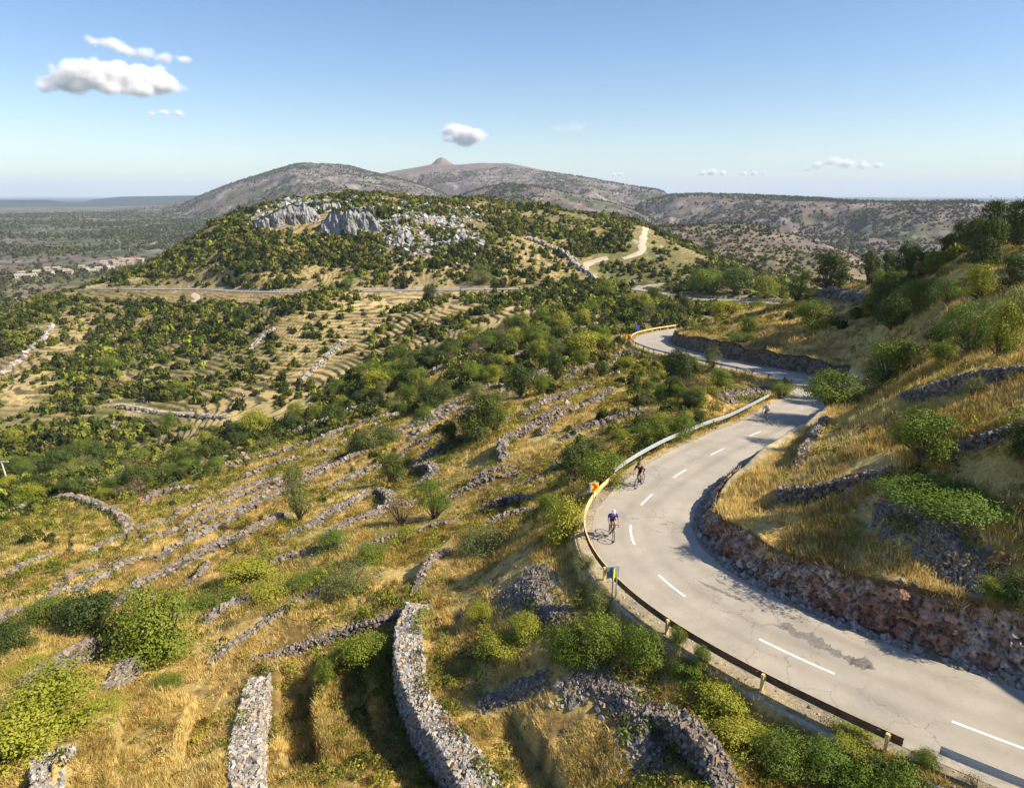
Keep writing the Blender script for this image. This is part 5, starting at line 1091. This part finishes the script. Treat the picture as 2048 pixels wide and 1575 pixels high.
# candidates for scrub 100-720 m; the nearest and largest in view become shrubs of their own
x, y, z_, r_, u, v, d, t_ = scatter(165000, 60, 760, 77, 42, 0.45)
cv = cover(u, v) * np.where((u > 1400) & (v > 520) & (r_ < 220), .15, 1); nz = fbm(x / 22, y / 22, 3, 201); g = np.random.default_rng(3).random(len(x))
dens = np.clip(cv * .85 + nz * .9 * (cv > .05) + .5 * fbm(x / 9, y / 9, 2, 202) * (cv > .05), 0, 1.1) * np.where((r_ > 300) & (d < 0) & (d > -17), .03, 1) * (1 - .6 * t_) 
ok = (g < dens * np.where(r_ < 110, .6, .8)) & (np.abs(d) > 4.6) & (v > 380) & (u > -120) & (u < 2170) & ((r_ > 110) | (cv > .12))
for cx_, cy_, cr_ in occ: ok &= (x - cx_) ** 2 + (y - cy_) ** 2 > (cr_ * 1.0) ** 2
KEEP = [(trace(p, 2.0, 1), 6.5) for p in TRK] + [(L, 2.6) for L, w_ in zip(wall_lines, WALLS) if np.hypot(L[:, 0], L[:, 1]).min() > 60]
for L, cl in KEEP:
    j = np.nonzero(ok & (x > L[:, 0].min() - cl) & (x < L[:, 0].max() + cl) & (y > L[:, 1].min() - cl) & (y < L[:, 1].max() + cl))[0]
    if len(j): dd, _ = poly_dist(x[j], y[j], L[::2] if len(L) > 6 else L); ok[j[np.abs(dd) < cl]] = False
x, y, z_, r_, u, v, nz, cv = [q[ok] for q in (x, y, z_, r_, u, v, nz, cv)]
rad = rng.lognormal(math.log(1.35), .33, len(x)) * np.where(r_ < 105, .48, np.where(r_ < 170, .8, 1)) * (0.9 + .3 * nz) * (.8 + .45 * cv); hgt = rad * rng.uniform(1.0, 1.6, len(x))
hid = np.zeros(len(x), bool)
# skip what a nearer ridge hides
for i in range(0, len(x), 4000):
    sl_ = slice(i, i + 4000); tt = np.linspace(.12, .97, 40)[None]; rx = r_[sl_, None] * tt; a_ = np.arctan2(x[sl_], y[sl_])[:, None] + 0 * tt
    gz = bil(Z, AZ, LR, a_.ravel(), np.log(rx.ravel())).reshape(rx.shape); lz = CZ + (z_[sl_, None] + hgt[sl_, None] * 1.2 - CZ) * tt; hid[sl_] = (gz > lz + .5).any(1)
x, y, z_, r_, u, v, rad, hgt, nz, cv = [q[~hid] for q in (x, y, z_, r_, u, v, rad, hgt, nz, cv)]
score = rad / r_ + (cv > .1) * 0; inside = (u > 5) & (u < 2043) & (v < 1570)
order = np.argsort(-np.where(inside, score, 0)); NI = 205; ind = order[:NI]; rest = order[NI:]
kinds = ['dark', 'green', 'yellow', 'pale', 'dry', 'low', 'bright']; pk = [.30, .24, .14, .12, .08, .06, .06]
LM = [(180,1015,'the arched field wall'),(60,950,'the utility pole at the left edge'),(100,1110,'the wall at the left edge'),(330,1250,'the big round bush'),(193,1230,'the dark tree on the left'),(480,925,'the highest wall of the stack'),(450,945,'the long wall under the scrub'),(587,945,'the small cone shaped tree'),(600,1000,'the slender sparse tree'),(780,935,'the dark narrow tree'),(868,1000,'the bright young pine'),(970,830,'the twin trees'),(725,880,'the dark bush on the long wall'),
 (860,800,'the broad dark bush at the scrub edge'),(640,870,'the upper end of the long walls'),(540,880,'the scrub belt above the walls'),(300,900,'the scrub in the hollow'),(150,880,'the left scrub in the hollow'),(1042,760,'the upright dark tree'),(1112,730,'the narrow dark tree'),(1240,712,'the rubble heap under the upper bend'),(1355,740,'the dark tree before the upper guardrail'),(1480,790,'the rubble behind the guardrail bushes'),(1250,840,'the walls above the guardrail bushes'),(1180,920,'the bush clump beside the black cyclist'),
 (1100,690,'the thin diagonal wall on the far slope'),(960,740,'the scrub left of the diagonal wall'),(1000,680,'the hollow under the far road'),(1200,640,'the far end of the hollow'),(1300,640,'the yellow guardrail of the upper bend'),(1470,600,'the hidden stretch of road'),(1450,660,'the top of the shaded cutting'),(1620,650,'the spreading bush on the spur'),(1655,540,'the lone dark ridge tree'),(1760,620,'the left end of the thicket'),(1850,640,'the heart of the thicket'),(1940,660,'the large bright pine'),(1990,450,'the skyline wood'),(1960,530,'the tall dark ridge tree'),(1900,530,'the grassy ridge'),(1100,1020,'the chevron sign bushes'),(970,1080,'the round grey green bush'),(760,1080,'the thin central wall'),(900,930,'the thick wall under the twin trees'),(1060,900,'the bent wall')]
WORD = {'dark': 'dark green', 'green': 'mid green', 'yellow': 'yellow green', 'pale': 'grey green', 'dry': 'brown leafless', 'low': 'low spreading', 'bright': 'vivid green'}
for i in ind:
    kd = kinds[rng.choice(7, p=pk)]
    q_ = LM[int(np.argmin([(u[i] - l[0]) ** 2 + ((v[i] - l[1]) * 1.4) ** 2 for l in LM]))]; du, dv = u[i] - q_[0], (v[i] - q_[1]) * 1.4
    rel = ('left of' if du < 0 else 'right of') if abs(du) > abs(dv) else ('behind' if dv < 0 else 'in front of')
    sz_ = 'large' if rad[i] > 1.75 else ('small' if rad[i] < 1.3 else 'middle sized')
    lb = '%s %s shrub %s %s' % (sz_, WORD[kd], rel, q_[2]); n0 = rad[i] / r_[i] * F
    plant(x[i], y[i], z_[i], rad[i] * 2, min(hgt[i] * 1.2, rad[i] * 2.2), kd, lb, 'shrubs ' + rel + ' ' + q_[2], 'shrub', 'shrub')
m1 = rest[r_[rest] < 240]; m2 = rest[(r_[rest] >= 240) & (r_[rest] < 420)]; m3 = rest[r_[rest] >= 420]
W5 = [.36, .30, .2, .08, .06]
for m_, nq, ls, nm in ((m1, 110, .30, 'scrub_vegetation'), (m2, 44, .46, 'hillside_vegetation'), (m3, 20, .62, 'distant_vegetation')):
    tn = tints(len(m_), PAL, W5) * (1 + .4 * np.clip(-nz[m_], -.5, .6))[:, None]
    build_scrub(nm, x[m_], y[m_], z_[m_], rad[m_], hgt[m_], tn, nq, ls, M_leafmass); print(nm, len(m_))
# ---- undergrowth near the camera
x, y, z_, r_, u, v, d, t_ = scatter(52000, 14, 150, 88, 46, 1.3)
cv = cover(u, v); n_a = fbm(x / 3.5, y / 3.5, 3, 211); n_b = fbm(x / 11, y / 11, 2, 212)
right = d > 0
ok = (rng.random(len(x)) < np.clip(cv * 1.5 + n_a * 1.2 + n_b * .9 - .02, 0, 1) * np.where(right & (r_ < 60), .3, .9)) & ((d < -3.35) | (d > 6.2)) & (v < 1660) & (v > 500)
x, y, z_, r_, n_b = [q[ok] for q in (x, y, z_, r_, n_b)]
rad = np.minimum(rng.lognormal(math.log(.27), .4, len(x)), .55) * (r_ / 40) ** .35; hgt = rad * rng.uniform(.8, 1.5, len(x))
tn = tints(len(x), [(.13, .16, .02), (.22, .23, .025), (.32, .28, .04), (.055, .075, .018), (.22, .13, .05), (.28, .14, .03)], [.27, .3, .17, .15, .08, .03])
build_scrub('undergrowth_vegetation', x, y, z_, rad, hgt, tn, 90, .22, M_leafmass, 0.0); print('undergrowth', len(x))
# ---- dry grass: many tufts of blades
def tufts(name, n_, r0, r1, seed, nb, hb, wb, pw=2.0):
    x, y, z_, r_, u, v, d, t_ = scatter(n_, r0, r1, seed, 46, pw)
    na = fbm(x / 2.5, y / 2.5, 3, 221); ok = ((d < -2.95) | (d > 4.5)) & (v < 1680) & (u > -60) & (u < 2110) & (rng.random(n_) < np.clip(.72 + na * 1.7, .03, 1))
    for L, w_ in zip(wall_lines, WALLS):
        if L[:, 1].min() > r1 or np.hypot(L[:, 0], L[:, 1]).min() > 60: continue
        bx = (x > L[:, 0].min() - 1) & (x < L[:, 0].max() + 1) & (y > L[:, 1].min() - 1) & (y < L[:, 1].max() + 1) & ok; j = np.nonzero(bx)[0]
        if len(j): dd, _ = poly_dist(x[j], y[j], L[::2]); ok[j[np.abs(dd) < w_[2] * .55]] = False
    for L, wd_ in HEAPS:
        j = np.nonzero((x > L[:, 0].min() - 3) & (x < L[:, 0].max() + 3) & (y > L[:, 1].min() - 3) & (y < L[:, 1].max() + 3) & ok)[0]
        if len(j): dd, _ = poly_dist(x[j], y[j], L[::2]); ok[j[(np.abs(dd) < wd_ * .75) & (rng.random(len(j)) < .93)]] = False
    x, y, z_, r_, na, d = [q[ok] for q in (x, y, z_, r_, na, d)]; m = len(x)
    sc = (r_ / 30) ** .38 * rng.uniform(.6, 1.4, m) * np.where((d > 4) & (d < 12), 1.25, 1)
    a = rng.uniform(0, 6.28, (m, nb)); tilt = rng.uniform(.1, .75, (m, nb)); rr_ = rng.uniform(0, .16, (m, nb)) * sc[:, None]
    bx, by = x[:, None] + rr_ * np.cos(a), y[:, None] + rr_ * np.sin(a); L_ = hb * sc[:, None] * rng.uniform(.6, 1.2, (m, nb)); W_ = wb * sc[:, None] * np.ones((m, nb))
    pa = a + rng.uniform(-1.2, 1.2, (m, nb)); dx = np.cos(pa) * np.sin(tilt); dy = np.sin(pa) * np.sin(tilt); dz = np.cos(tilt); qa = rng.uniform(0, 6.28, (m, nb)); ex, ey = np.cos(qa) * W_ * .5, np.sin(qa) * W_ * .5
    zz = z_[:, None] - .04 + 0 * bx
    V = np.stack([np.stack([bx - ex, by - ey, zz], -1), np.stack([bx + ex, by + ey, zz], -1), np.stack([bx + dx * L_, by + dy * L_, zz + dz * L_], -1)], 2).reshape(-1, 3)
    pal = np.array([(.60, .455, .15), (.52, .36, .10), (.38, .22, .06), (.27, .24, .04), (.66, .54, .25), (.24, .13, .05)]); nb2 = fbm(x / 6, y / 6, 3, 225)
    w0 = np.clip(np.stack([.9 + nb2, .8 + 0 * nb2, .45 - nb2 * .8, .35 - nb2 * 1.2 + na * .3, .5 + nb2, .22 - nb2 * .5], 1), .02, 3); w0 /= w0.sum(1)[:, None]; cs_ = w0.cumsum(1); k = (rng.random(m)[:, None] > cs_).sum(1).clip(0, 5)
    tn = pal[k][:, None] * 1.18 * rng.uniform(.7, 1.2, (m, nb, 1)) * (1 + .45 * fbm(x / 1.1, y / 1.1, 3, 231))[:, None, None]; Cc = np.repeat(tn.reshape(-1, 3), 3, 0)
    me = np_mesh(name, V, np.arange(len(V)), 3, M_grass, Cc); tag(mobj(name, me), kind='stuff'); print(name, m)
tufts('dry_grass', 230000, 14, 75, 91, 9, .25, .028)
tufts('slope_grass', 90000, 75, 190, 92, 7, .27, .042)
# ------------------------------------------------------------ limestone cliffs and outcrops on the far hill
M_lime = attr_mat('limestone', .9, ((.15, .2), (1.2, .25)), (.8, .5, .8))
def pillar(c, w, d, h, nseg=7):
    """irregular tapering column"""
    m = 9; V = []; ang = np.sort(rng.uniform(0, 6.28, m)) * .4 + np.linspace(0, 6.28, m, endpoint=False) * .6
    base_r = rng.uniform(.75, 1.25, m)
    for j in range(nseg):
        t = j / (nseg - 1); k = (1 - .35 * t ** 2.2) * (1 + rng.normal(0, .05, m)) * base_r
        V.append(np.column_stack([np.cos(ang) * w * k + rng.normal(0, .05) * w, np.sin(ang) * d * k, np.full(m, t * h) + rng.normal(0, .03, m) * h]))
    V = np.vstack(V) + c; i = np.arange(nseg - 1)[:, None] * m; j = np.arange(m)[None]; Fq = np.stack([i + j, i + (j + 1) % m, i + m + (j + 1) % m, i + m + j], -1).reshape(-1, 4)
    Vt = np.vstack([V, V[-m:].mean(0) + np.array([[0, 0, h * .04]])]); tq = np.stack([(nseg - 1) * m + np.arange(m), (nseg - 1) * m + (np.arange(m) + 1) % m, np.full(m, len(V)), np.full(m, len(V))], -1)
    cc = np.array((.40, .385, .37)) * rng.uniform(.6, 1.2) * rng.uniform(.85, 1.1, (len(Vt), 1)); return Vt, Fq, cc, tq
def cliff(pts, hpx, label, dens=1.0, name='limestone_cliff'):
    W3 = np.array([hit(u, v) for u, v in pts]); L = smooth(catmull(W3[:, :3], .45), 8); k_ = W3[:, 3].mean() / F
    n_ = len(L); tt = np.linspace(0, 1, n_); hh = np.interp(tt, np.linspace(0, 1, len(hpx)), hpx) * k_; s_ = np.arange(n_) * .45; nr = 34; t_ = np.linspace(0, 1, nr)[None]
    a = np.arctan2(L[:, 0], L[:, 1]); bx, by = np.sin(a)[:, None], np.cos(a)[:, None]; S = s_[:, None] + 0 * t_
    hh = hh * (1 + .35 * fbm(s_ / 4, s_ * 0 + len(pts), 4, 311)) * np.clip(np.minimum(tt, 1 - tt) * 9, .15, 1)
    tv = np.clip(t_ / .74, 0, 1); zz = L[:, 2, None] - 2.5 + (hh + 2.5)[:, None] * tv ** .9 * np.where(t_ > .74, 1 - (t_ - .74) * .5, 1)
    fl = 1 - np.abs(fbm(S / 5.5, zz / 13, 4, 312)) * 2.2; f2 = 1 - np.abs(fbm(S / 1.7, zz / 4, 4, 313)) * 2
    dep = 3.2 * (1 - tv) * -.25 + np.where(t_ > .74, (t_ - .74) * 34, tv ** 3 * 2.0) - fl * 2.4 * np.sin(np.pi * np.clip(tv * .8 + .12, 0, 1)) - f2 * .8 + .5 * fbm(S / .9, zz / .9, 3, 314) + 2 - (tt[:, None] - .5) * n_ * .45 * .3
    zz = zz + .4 * fbm(S / 1.5, dep / 2, 3, 315)
    X = L[:, 0, None] + bx * dep; Y = L[:, 1, None] + by * dep
    cc = np.zeros(X.shape + (3,)) + C3(.33, .325, .32); cc = mx(cc, C3(.20, .20, .20), sstep(0, .5, fbm(S / 1.2, zz / 9, 4, 316))); cc = mx(cc, C3(.16, .15, .10), sstep(.2, .55, fbm(S / 3, zz / 2.5, 4, 317)))
    return tag(mobj(name, strip(name, np.stack([X, Y, zz], -1), M_lime, False, cc.reshape(-1, 3))), label, 'cliff')
cliff([(630,476),(665,476),(700,472),(735,462),(762,452)], [22, 44, 46, 38, 20], 'tall fluted limestone cliff below the top of the far hill')
cliff([(500,460),(520,462),(548,458),(580,450),(610,442),(640,432)], [10, 22, 34, 36, 32, 20], 'left limestone cliff under the crest of the far hill')
cliff([(620,425),(650,422),(685,416)], [10, 16, 12], 'small upper limestone cliff between the two big ones')
cliff([(780,496),(800,490),(825,472)], [12, 20, 14], 'ragged limestone outcrop right of the tall cliff')
# loose outcrops: too many to count
def rocks(name, regs, n_, size, tone, seed, tall=1.0):
    g = np.random.default_rng(seed); P_ = []
    while len(P_) < n_:
        b = regs[g.integers(0, len(regs))]; u = g.normal(b[0], b[2]); v = g.normal(b[1], b[3]); h = hit(u, v); P_.append((h[0], h[1], h[2], h[3]))
    P_ = np.array(P_); sz = size * g.lognormal(0, .5, n_); V, Fq, Cc = stones(P_[:, :3], sz, tone, .05)
    tag(mobj(name, np_mesh(name, V, Fq, 4, M_lime, Cc)), kind='stuff')
rocks('scattered_limestone_rubble', [(560,425,40,12),(700,410,60,10),(790,455,30,20),(820,480,30,25),(870,490,50,14),(890,430,40,12),(610,405,50,6),(840,430,60,12),(905,470,25,10)], 1700, 1.5, (.36, .355, .35), 5)
rocks('hillside_stone_rubble', [(380,790,70,20),(230,860,30,10),(700,870,120,20),(1130,730,60,30),(1120,480,60,30),(1340,530,60,30),(1500,500,80,25),(500,680,120,60),(250,640,120,40),(1100,600,100,20)], 1400, .5, (.33, .30, .27), 6)
rocks('near_stone_rubble', [(1060,1180,40,30),(1180,1370,60,30),(1300,1480,50,40),(1850,1080,60,50),(900,1000,80,40),(600,1130,150,60),(400,1200,150,60),(1240,720,50,20),(1480,790,50,15),(1640,980,40,20),(1250,840,50,20),(1060,840,60,20)], 3200, .12, (.30, .28, .25), 8)
for u, v, w_, lab in [(1190,1175,0,0)][:0]: pass
# ------------------------------------------------------------ dirt tracks and pale clearings
M_dirt = attr_mat('pale_dirt', .95, ((.3, .15), (3, .2)), None)
def track(pts, wd, name='dirt_road'):
    L = trace(pts, 1.0, 6); t_, n_ = frame(L); w_ = np.interp(np.linspace(0, 1, len(L)), np.linspace(0, 1, len(wd)), wd) / 2; w_ = w_ * (1 + .5 * fbm(np.arange(len(L)) / 6., np.arange(len(L)) * 0 + 2., 3, 301)); rows = []
    for o_ in np.linspace(-1, 1, 7): X = L[:, 0] + n_[:, 0] * w_ * o_; Y = L[:, 1] + n_[:, 1] * w_ * o_; rows.append(np.stack([X, Y, zat(X, Y) + .28 - .2 * abs(o_) ** 4], -1))
    rows = np.stack(rows, 1); c_ = np.tile(np.array([[.50, .42, .31]]), (rows.shape[0] * 7, 1)); tag(mobj(name, strip(name, rows, M_dirt, False, c_, True)), kind='structure')
track([(1292,456),(1288,470),(1284,490),(1282,505),(1262,513),(1245,518)], [3, 4, 5, 4.5, 3])
track([(1215,516),(1195,521),(1176,528),(1170,538),(1178,548),(1196,556)], [3, 4, 5, 4, 3])
track([(1293,574),(1308,572),(1322,571)], [10, 12, 10])
track([(235,809),(310,823),(380,828),(457,835)], [2, 3.5, 3, 3])
track([(385,588),(395,598),(372,610)], [2, 3, 2])
# ------------------------------------------------------------ far village
M_wallp = [simple('house_render', c_, .9, 0, .06, .2) for c_ in ((.40, .35, .29), (.46, .42, .36), (.34, .28, .22))]; M_tile = [simple('roof_tiles', c_, .9, 0, .2, .8) for c_ in ((.30, .15, .10), (.34, .26, .20), (.34, .30, .25))]; M_win = simple('dark_window', (.05, .055, .06), .3)
def house(w, d, h, mw, mr):
    root = empty('house'); v, f = box_v(w, d, h + 1.5, -1.5); bmo('wall', [(v, f)], mw, root); e = .5; rh = w * .22
    rv = [(-w/2 - e, -d/2 - e, h), (w/2 + e, -d/2 - e, h), (w/2 + e, d/2 + e, h), (-w/2 - e, d/2 + e, h), (-w/2 - e, 0, h + rh), (w/2 + e, 0, h + rh)]
    rf = bmo('roof', [(rv, [(0, 1, 5, 4), (2, 3, 4, 5), (0, 4, 3), (1, 2, 5), (3, 2, 1, 0)])], mr, root); bmo('chimney', [([(a + w * .25, b + d * .2, c) for a, b, c in box_v(.7, .7, 1.2, h + rh * .5)[0]], f)], mw, rf)
    for i in range(3):
        for fl in range(max(1, int(h // 2.7))): bmo('window', [([((i - 1) * w * .3 + a, -d/2 - .02 + b, c) for a, b, c in box_v(1.1, .12, 1.4, 1 + fl * 2.9)[0]], f)], M_win, root)
    bmo('door', [([(w * .15 + a, -d/2 - .03 + b, c) for a, b, c in box_v(1.1, .14, 2.1, 0)[0]], f)], simple('brown_door', (.2, .12, .06), .7), root)
    return root
HV = [(38,556,1),(45,552,0),(58,556,1),(66,555,1),(74,548,1),(95,543,0),(101,549,0),(115,541,1),(125,546,0),(134,545,1),(140,549,0),(165,539,0),(172,541,1),(185,546,1),(206,533,0),(213,536,0),(208,528,1),(226,527,0),(232,530,0),(241,523,2),(250,525,0),(257,524,2),(263,525,0),(269,522,2),(275,523,2),(282,523,1),(262,532,0),(246,534,0),(222,540,1),(198,541,1)]
protos = [house(7, 6, 4.5, M_wallp[0], M_tile[1]), house(8, 6, 3.4, M_wallp[1], M_tile[2]), house(8, 6, 4.5, M_wallp[2], M_tile[0])]
used = [False] * 3
def copy_tree(o, parent=None):
    c_ = o.copy(); COL.objects.link(c_); c_.parent = parent
    for ch in o.children: copy_tree(ch, c_)
    return c_
for n_, (u, v, k) in enumerate(HV):
    x, y, z_, r_ = hit(u, v); src = protos[k]; o = src if not used[k] else copy_tree(src); used[k] = True
    end = 'at the right end of the far village' if u > 200 else ('in the middle of the far village' if u > 90 else 'at the left end of the far village')
    o.location = (x, y, z_); o.rotation_euler = (0, 0, rng.uniform(-.5, .9)); tag(o, '%s %s' % (('cream house with faded tile roof', 'white house with pale roof', 'tan house with red tile roof')[k], end), 'house', '%s %s' % (('cream houses', 'white houses', 'red roofed houses')[k], end))
# ------------------------------------------------------------ trees on the far skyline
x, y, z_, r_, u, v, d, t_ = scatter(60000, 1700, 3000, 401, 42, 0)
cr_v = np.interp(u, [1340, 1480, 1640, 1780, 1960, 2048], [390, 390, 397, 404, 403, 414]); ok = (u > 1330) & (u < 2060) & (np.abs(v - cr_v) < 5) & (rng.random(len(x)) < np.where((u > 1480) & (u < 1660), .5, .12))
x, y, z_ = x[ok], y[ok], z_[ok]; rad = rng.uniform(2.2, 4.2, len(x)); build_scrub('distant_treeline', x, y, z_, rad, rad * rng.uniform(1.2, 2.2, len(x)), tints(len(x), PAL[:3], [1, 1, .4]), 18, .6, M_leafmass)
# bushes over plain and mountain flanks
x, y, z_, r_, u, v, d, t_ = scatter(150000, 760, 4600, 402, 42, 1.0)
n_a = fbm(x / 150, y / 150, 4, 403); ok = (rng.random(len(x)) < np.clip(.34 + n_a * 1.5, .05, .95)) & (u > -60) & (u < 2110); x, y, z_, r_ = x[ok], y[ok], z_[ok], r_[ok]
rad = rng.uniform(1.6, 4.2, len(x)) * (r_ / 1500) ** .5; tn = tints(len(x), [(.045, .055, .03), (.08, .085, .04), (.13, .125, .05)], [.45, .35, .2])
build_scrub('far_slope_vegetation', x, y, z_, rad, rad * rng.uniform(.8, 1.3, len(x)), tn, 8, .9, M_leafmass)
x, y, z_, r_, u, v, d, t_ = scatter(30000, 640, 1250, 405, 42, 0.5)
ok = (u > 1180) & (u < 2100) & (rng.random(len(x)) < np.clip(.5 + .9 * fbm(x / 40, y / 40, 3, 406), .05, 1)); x, y, z_ = x[ok], y[ok], z_[ok]; rad = rng.uniform(.9, 2.1, len(x))
build_scrub('spur_vegetation', x, y, z_, rad, rad * rng.uniform(.8, 1.3, len(x)), tints(len(x), [(.06, .07, .025), (.11, .12, .035), (.19, .16, .07)], [.4, .35, .25]), 10, .85, M_leafmass)
# ------------------------------------------------------------ clouds (soft volumes, far outside the haze)
def cloud(u, v, wpx, hpx, dist, dens, label, lumps, seed, soft=.5):
    a, te, hx, hy = ray(u, v); c_ = Vector((float(hx) * dist, float(hy) * dist, CZ + float(te) * dist)); k = dist / F; sx, sz = wpx * k / 2, hpx * k / 2
    bm = bmesh.new(); bmesh.ops.create_icosphere(bm, subdivisions=3, radius=1, matrix=Matrix.Diagonal((sx * 1.35, sz * 2.2, sz * 1.7, 1)))
    me = bpy.data.meshes.new('cloud'); bm.to_mesh(me); bm.free(); o = mobj('cloud', me); o.location = c_; o.rotation_euler = (0, 0, -float(a))
    m = bpy.data.materials.new('cloud_vapour'); m.use_nodes = True; nt = m.node_tree; nt.nodes.clear(); out_ = nt.nodes.new('ShaderNodeOutputMaterial'); pv = nt.nodes.new('ShaderNodeVolumePrincipled'); pv.inputs['Color'].default_value = (1, 1, 1, 1); pv.inputs['Anisotropy'].default_value = 0
    tc = nt.nodes.new('ShaderNodeTexCoord'); P0 = tc.outputs['Object']; nz = noise(nt, 1.5 / sz, 7, .62)
    def M_(op, x_, y_=None):
        n_ = nt.nodes.new('ShaderNodeMath'); n_.operation = op
        for i, q_ in enumerate((x_, y_)):
            if q_ is None: continue
            if isinstance(q_, (int, float)): n_.inputs[i].default_value = q_
            else: nt.links.new(q_, n_.inputs[i])
        return n_.outputs[0]
    tot = None
    for lx, lz, lr in lumps:
        mp = nt.nodes.new('ShaderNodeMapping'); mp.vector_type = 'TEXTURE'; nt.links.new(P0, mp.inputs[0]); mp.inputs['Location'].default_value = (lx * sx, ((seed * 7 + lx * 13) % 1 - .5) * sz, lz * sz); mp.inputs['Scale'].default_value = (lr * sz * 2.0, lr * sz * 1.9, lr * sz * 1.25)
        ln = nt.nodes.new('ShaderNodeVectorMath'); ln.operation = 'LENGTH'; nt.links.new(mp.outputs[0], ln.inputs[0]); f_ = maprange(nt, ln.outputs['Value'], 0, 1, 1, 0); f_ = M_('MULTIPLY', f_, f_); tot = f_ if tot is None else M_('ADD', tot, f_)
    nn = M_('MULTIPLY', M_('SUBTRACT', nz.outputs[0], .5), 1.1 + soft); sh = M_('ADD', tot, nn)
    d_ = maprange(nt, sh, .16, .16 + .25 + .5 * soft, 0, dens / sz)
    sp = nt.nodes.new('ShaderNodeSeparateXYZ'); nt.links.new(P0, sp.inputs[0]); base = maprange(nt, sp.outputs[2], -sz * .95, -sz * .45, 0, 1); nt.links.new(M_('MULTIPLY', M_('MULTIPLY', d_, base), M_('MINIMUM', M_('MULTIPLY', tot, 8), 1)), pv.inputs['Density'])
    nt.links.new(pv.outputs[0], out_.inputs['Volume']); me.materials.append(m); tag(o, label, 'cloud'); return o
cloud(222, 158, 200, 66, 9000, 7.0, 'largest white cloud, flat based, upper left', [(-.78, -.3, .55), (-.5, .15, .75), (-.2, .1, .8), (0.05, .25, .85), (.3, .1, .85), (.6, .15, .8), (.82, -.1, .6), (-.95, -.6, .35), (0, -.5, .55), (.4, -.5, .6), (-.5, -.5, .5)], 1, .55)
cloud(278, 103, 160, 40, 9500, 3.0, 'thin slanting wisp of cloud over the largest one', [(-.8, .5, .5), (-.5, .45, .65), (-.25, .1, .7), (.1, -.2, .6), (.45, -.3, .6), (.8, -.4, .5)], 2, .6)
cloud(333, 226, 66, 16, 9500, 2.5, 'small streak of cloud below and right of the largest one', [(-.7, -.2, .7), (-.1, .1, .9), (.6, .1, .9)], 3, .6)
cloud(924, 270, 84, 52, 9000, 7.0, 'small bright puffy cloud above the conical peak', [(-.4, .3, .65), (-.1, .1, .75), (.35, -.1, .7), (.7, -.1, .5), (-.6, -.3, .4), (.2, -.5, .5)], 4, .5)
cloud(1685, 330, 130, 30, 12000, 4.0, 'low broken cloud over the right horizon', [(-.6, .0, .6), (-.2, .4, .7), (.1, .1, .7), (.5, -.1, .6), (.85, -.1, .5), (-.9, -.4, .4)], 5, .6)
cloud(1424, 346, 66, 18, 12000, 4.5, 'small low cloud left of the broken one', [(-.5, 0, .7), (0, .1, .9), (.6, 0, .7)], 6, .5)
cloud(1505, 347, 60, 15, 12000, 3.0, 'flat faint cloud between two low clouds', [(-.5, 0, .8), (.1, 0, .8), (.7, .2, .7)], 7, .6)
cloud(1237, 349, 36, 11, 12000, 3.5, 'tiny low cloud over the mountain shoulder', [(-.4, 0, .8), (.3, .1, .9)], 8, .5)
cloud(1140, 258, 90, 40, 12000, .35, 'barely visible grey wisp right of the puffy cloud', [(-.4, 0, .8), (.3, .1, .9)], 9, .8)
# ------------------------------------------------------------ air
hz = bpy.data.meshes.new('haze'); zt = 620.0; zb_ = -300.0; a_ = 45000.0; HB = 8200.0
vv, ff = [(x, y, z_) for z_ in (zb_, zt) for x, y in ((-HB, -500), (HB, -500), (HB, a_), (-HB, a_))], box_v(1, 1, 1)[1]
vv = [(x * (4 if y > 0 else 1), y, z_) for x, y, z_ in vv]
hz.from_pydata(vv, [], ff); m = bpy.data.materials.new('haze_air'); m.use_nodes = True; nt = m.node_tree; nt.nodes.clear(); oo = nt.nodes.new('ShaderNodeOutputMaterial'); pv = nt.nodes.new('ShaderNodeVolumePrincipled')
pv.inputs['Color'].default_value = (.72, .84, 1, 1); pv.inputs['Density'].default_value = .00005; pv.inputs['Anisotropy'].default_value = 0.0; nt.links.new(pv.outputs[0], oo.inputs['Volume']); hz.materials.append(m)
tag(mobj('haze', hz), kind='stuff')
print('all done')
